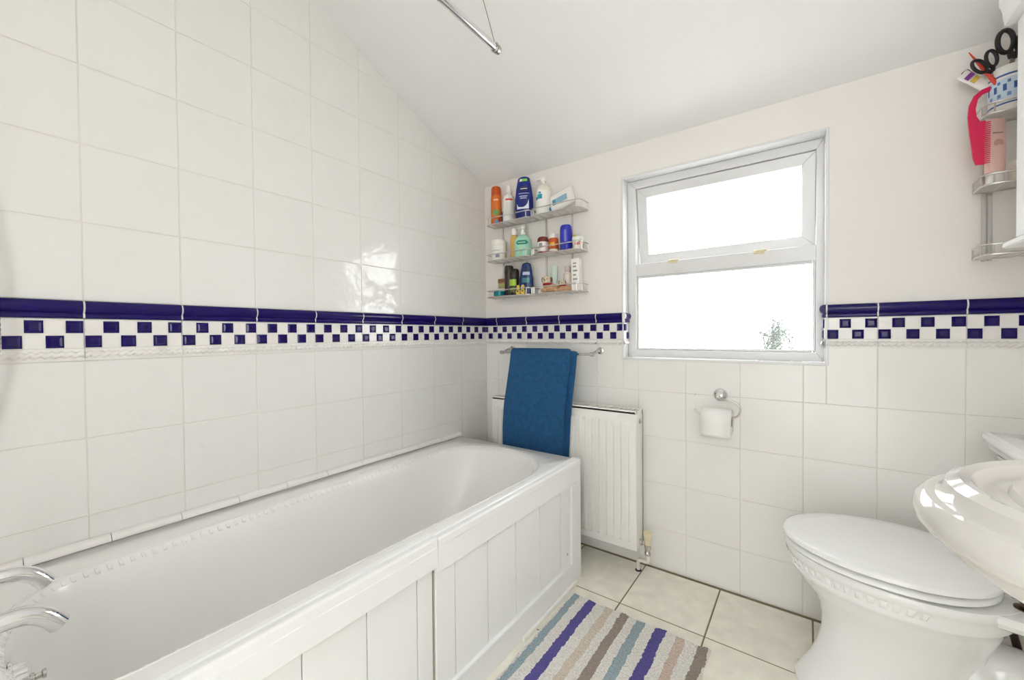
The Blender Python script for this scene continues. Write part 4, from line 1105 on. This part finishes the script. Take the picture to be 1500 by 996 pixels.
def plush(x, y, label, s_=1.0, rz=0.0):
    t = thing('plush_dog', label, 'toy', (x, y, Z3), rz, G6)
    def ball(c, r_, sx=1, sy=1, sz=1):
        return [(c, r_, sx, sy, sz)]
    def sph(mb_, c, r_, sc=(1, 1, 1)):
        pr_ = [(max(.0005, r_ * math.sin(PI * k / 8)), -r_ * math.cos(PI * k / 8)) for k in range(9)]
        q = MB().lathe(pr_, 14); q.v = [Vector((v_.x * sc[0], v_.y * sc[1], v_.z * sc[2])) + Vector(c) for v_ in q.v]; mb_.add(q.v, q.f)
    b_ = MB()
    # lying body with four paws
    sph(b_, (0, 0, .020 * s_), .020 * s_, (1.9, 1.0, .95))
    for sx_ in (-1, 1):
        for sy_ in (-1, 1): sph(b_, (sx_ * .030 * s_, sy_ * .012 * s_ - .006 * s_, .009 * s_), .009 * s_, (1.5, 1.0, 1.0))
    sph(b_, (.038 * s_, .004, .026 * s_), .006 * s_, (2.0, .8, .8))
    b_.build('dog_body', FUR, t, 60)
    h_ = MB(); sph(h_, (-.018 * s_, -.008 * s_, .052 * s_), .019 * s_, (1.05, .95, .95)); sph(h_, (-.020 * s_, -.024 * s_, .047 * s_), .010 * s_, (1.1, .9, .8))
    hd_ = h_.build('dog_head', FUR2, t, 60)
    e_ = MB()
    for sx_ in (-1, 1): sph(e_, (-.018 * s_ + sx_ * .019 * s_, -.004 * s_, .056 * s_), .009 * s_, (.6, .8, 1.3))
    e_.build('ears', mat('plush_brown', '8a5c3c', .95), hd_, 60)
    f_ = MB()
    for sx_ in (-1, 1): sph(f_, (-.018 * s_ + sx_ * .007 * s_, -.0245 * s_, .058 * s_), .0022 * s_)
    sph(f_, (-.020 * s_, -.0335 * s_, .050 * s_), .003 * s_)
    f_.build('eyes_and_nose', RUBBER, hd_, 60)
    sc = MB(); pr_ = [Vector((-.014 * s_ + .019 * s_ * math.cos(2 * PI * k / 16), -.002 * s_ + .017 * s_ * math.sin(2 * PI * k / 16), .036 * s_)) for k in range(16)]
    sc.tube(pr_, .0045 * s_, 8, closed=True); sc.build('red_scarf', RED, t, 60)
plush(.474, -.066, 'tan and cream toy dog with red scarf lying on the second rack', 1.12, .25)
plush(.553, -.068, 'smaller tan toy dog beside the tall white carton', .75, .5)

# --- rack above the toilet
G7 = 'things on the rack above the toilet'
Z1 += .010; Z2 += .010
POTX, POTY = 1.953, -.056
t = thing('toothbrush_pot', 'white pot with blue flower pattern holding scissors', 'pot', (POTX, POTY, Z1), 0, G7)
p = [(.001, 0), (.038, 0), (.040, .003), (.0425, .108), (.044, .110), (.044, .120), (.041, .121)]
MB().lathe(p + [(.040, .119), (.039, .110), (.036, .006), (.001, .005)], 40).build('pot_body', WH, t, 40)
BLU = pm('3c62a8')
band(t, 'blue_line', p, BLU, .092, .097, -120, 120); band(t, 'blue_line', p, BLU, .016, .020, -120, 120); band(t, 'pale_zone', p, pm('c9dcea'), .030, .086, -120, 120, off=.0004)
for k in range(9):
    a_ = -110 + k * 26
    band(t, 'blue_flower', p, BLU, .052, .070, a_, a_ + 9, off=.001); band(t, 'blue_leaf', p, pm('6f93c4'), .036, .046, a_ + 10, a_ + 20, off=.001); band(t, 'blue_leaf', p, pm('5a80b8'), .072, .080, a_ + 11, a_ + 19, off=.001)
BLK = pm('1d1a1c', .4)
def scissors(label, base, tilt_x, tilt_y, s_, rz=0.0):
    t = thing('scissors', label, 'scissors', base, rz, G7)
    Mx = Matrix.Rotation(tilt_y, 4, 'Y') @ Matrix.Rotation(tilt_x, 4, 'X')
    for sg in (-1, 1):
        bl = MB().add([Vector(v_) for v_ in ((-.006 * sg, -.001, .0), (.004 * sg, -.001, .0), (.006 * sg, -.001, .075 * s_), (-.005 * sg, -.001, .075 * s_), (-.006 * sg, .001, .0), (.004 * sg, .001, .0), (.006 * sg, .001, .075 * s_), (-.005 * sg, .001, .075 * s_))], [(0, 1, 2, 3), (7, 6, 5, 4), (0, 4, 5, 1), (1, 5, 6, 2), (2, 6, 7, 3), (3, 7, 4, 0)]).xf(Mx)
        bl.build('blade', CHROMES, t)
        cx_ = .019 * s_ * sg; lp = []
        for k in range(20):
            a = 2 * PI * k / 20
            lp.append(Mx @ Vector((cx_ + .015 * s_ * math.cos(a) + sg * .004 * math.sin(a), 0, .108 * s_ + .026 * s_ * math.sin(a))))
        h_ = MB().tube(lp, .0052 * s_, 8, closed=True)
        h_.tube([Mx @ Vector((.002 * sg, 0, .068 * s_)), Mx @ Vector((.010 * sg, 0, .086 * s_))], .006 * s_, 8)
        h_.build('finger_loop', BLK, t, 60)
    return t
scissors('large black-handled scissors sticking out of the blue patterned pot', (POTX - .004, POTY + .004, Z1 + .075), math.radians(6), math.radians(4), 1.12, .3)
scissors('small black-handled scissors leaning out over the pot rim', (POTX - .014, POTY - .006, Z1 + .070), math.radians(8), math.radians(-33), .82, .35)
t = thing('toothpaste_tube', 'white tube with purple and yellow print leaning out of the pot', 'tube', (POTX - .026, POTY + .006, Z1 + .072), .2, G7)
Mx = Matrix.Rotation(math.radians(-46), 4, 'Y')
def ov(a_, b_, zz): return [Mx @ Vector((a_ * math.cos(2 * PI * k / 16), b_ * math.sin(2 * PI * k / 16), zz)) for k in range(16)]
MB().loft([ov(.010, .009, 0), ov(.014, .009, .02), ov(.0145, .006, .055), ov(.015, .0012, .092), ov(.015, .001, .097)]).build('tube_body', WH, t, 50)
MB().box(-.010, .010, -.0072, -.0050, .072, .084).xf(Mx).build('purple_print', pm('8a3f9a'), t); MB().box(-.009, .009, -.0076, -.0052, .055, .068).xf(Mx).build('yellow_print', pm('e8cf5a'), t)
t = thing('nail_file', 'red pointed handle sticking up from the blue patterned pot', 'handle', (POTX - .018, POTY - .022, Z1 + .055), 0, G7)
MB().tube([Matrix.Rotation(math.radians(-26), 4, 'Y') @ Vector((0, 0, z)) for z in (0, .05, .09, .150)], [.0055, .0052, .0045, .0012], 10).build('file_handle', pm('d8402e', .35), t, 50)
t = thing('hair_brush', 'black brush handle crossing behind the small scissors', 'brush', (POTX - .020, POTY + .020, Z1 + .075), 0, G7)
MB().box(-.009, .009, -.004, .004, 0, .105, .003).xf(Matrix.Rotation(math.radians(-38), 4, 'Y')).build('brush_handle', BLK, t)
# comb
t = thing('hair_comb', 'bright pink wide handled comb hanging from the rack above the toilet', 'comb', (1.881, -.108, 1.494), 0, G7)
PINK = pm('d4124e', .3)
outl = [(.018, .0), (-.004, .002), (-.009, .02), (-.0165, .09), (-.020, .135), (-.018, .170), (-.009, .194), (.006, .207), (.022, .211)]
inn = [(.022, .198), (.010, .192), (.001, .180), (-.003, .155), (-.001, .135), (.005, .122), (.018, .118), (.022, .116)]
# body = lower slab plus the arched handle, each a closed prism
MB().prism([(.012, .0), (-.004, .002), (-.009, .02), (-.0165, .09), (-.019, .122), (.014, .120), (.012, .06)], -.003, .003, 'xz').build('comb_body', PINK, t)
arch_o = [(-.019, .1222), (-.020, .140), (-.018, .170), (-.009, .194), (.006, .207), (.022, .211)]
arch_i = [(.022, .199), (.008, .194), (-.001, .182), (-.005, .158), (-.003, .136), (.003, .1222)]
rows_o = arch_o; rows_i = list(reversed(arch_i)); mb = MB()
ringsc = [[Vector((a[0], -.003, a[1])), Vector((b_[0], -.003, b_[1])), Vector((b_[0], .003, b_[1])), Vector((a[0], .003, a[1]))] for a, b_ in zip(rows_o, rows_i)]
mb.loft(ringsc).build('comb_handle', PINK, t)
tm = MB().prism([(0, 0), (.011, .0006), (.011, .0022), (0, .0032)], -.0015, .0015, 'xz').mesh('tooth', PINK)
for k in range(22): place('tooth', tm, t, (.0122 + .0008 * (k / 21), 0, .002 + k * .0053))
# second tier: tube, tub, green bottle
t = squeeze('hand_cream', 'pale pink hand cream tube standing on the rack middle tier', 1.921, -.075, Z2, .0235, .182, pm('ecc6bc'), pm('f4f0ea'), G7, rz=.45)
mk = MB().lathe([(.001, 0), (.011, 0), (.011, .0006), (.001, .0008)], 18, (0, 0, 0), 'y'); mk.build('round_emblem', pm('cf9c8e'), t, 40, (-.001, -.0115, .110))
MB().box(-.012, .012, -.0085, -.0075, .138, .141).build('print_line', pm('a8837a'), t)
t = item('soap_dish', 'low white pot on the rack middle tier beside the pink tube', 'pot', 1.985, -.060, Z2, G7)
body(t, 'pot_body', [(.001, 0), (.030, 0), (.033, .003), (.034, .040)], OFFW); body(t, 'pot_lid', [(.0345, .0402), (.036, .042), (.035, .056), (.001, .060)], WH)
t = item('green_bottle', 'lime green capped bottle mostly hidden behind the cabinet', 'bottle', 2.045, -.050, Z2, G7)
body(t, 'bottle_body', [(.001, 0), (.020, 0), (.022, .003), (.022, .07), (.012, .08)], WH); body(t, 'bottle_cap', [(.0125, .0802), (.014, .082), (.014, .105), (.001, .107)], pm('9ccc3c'))
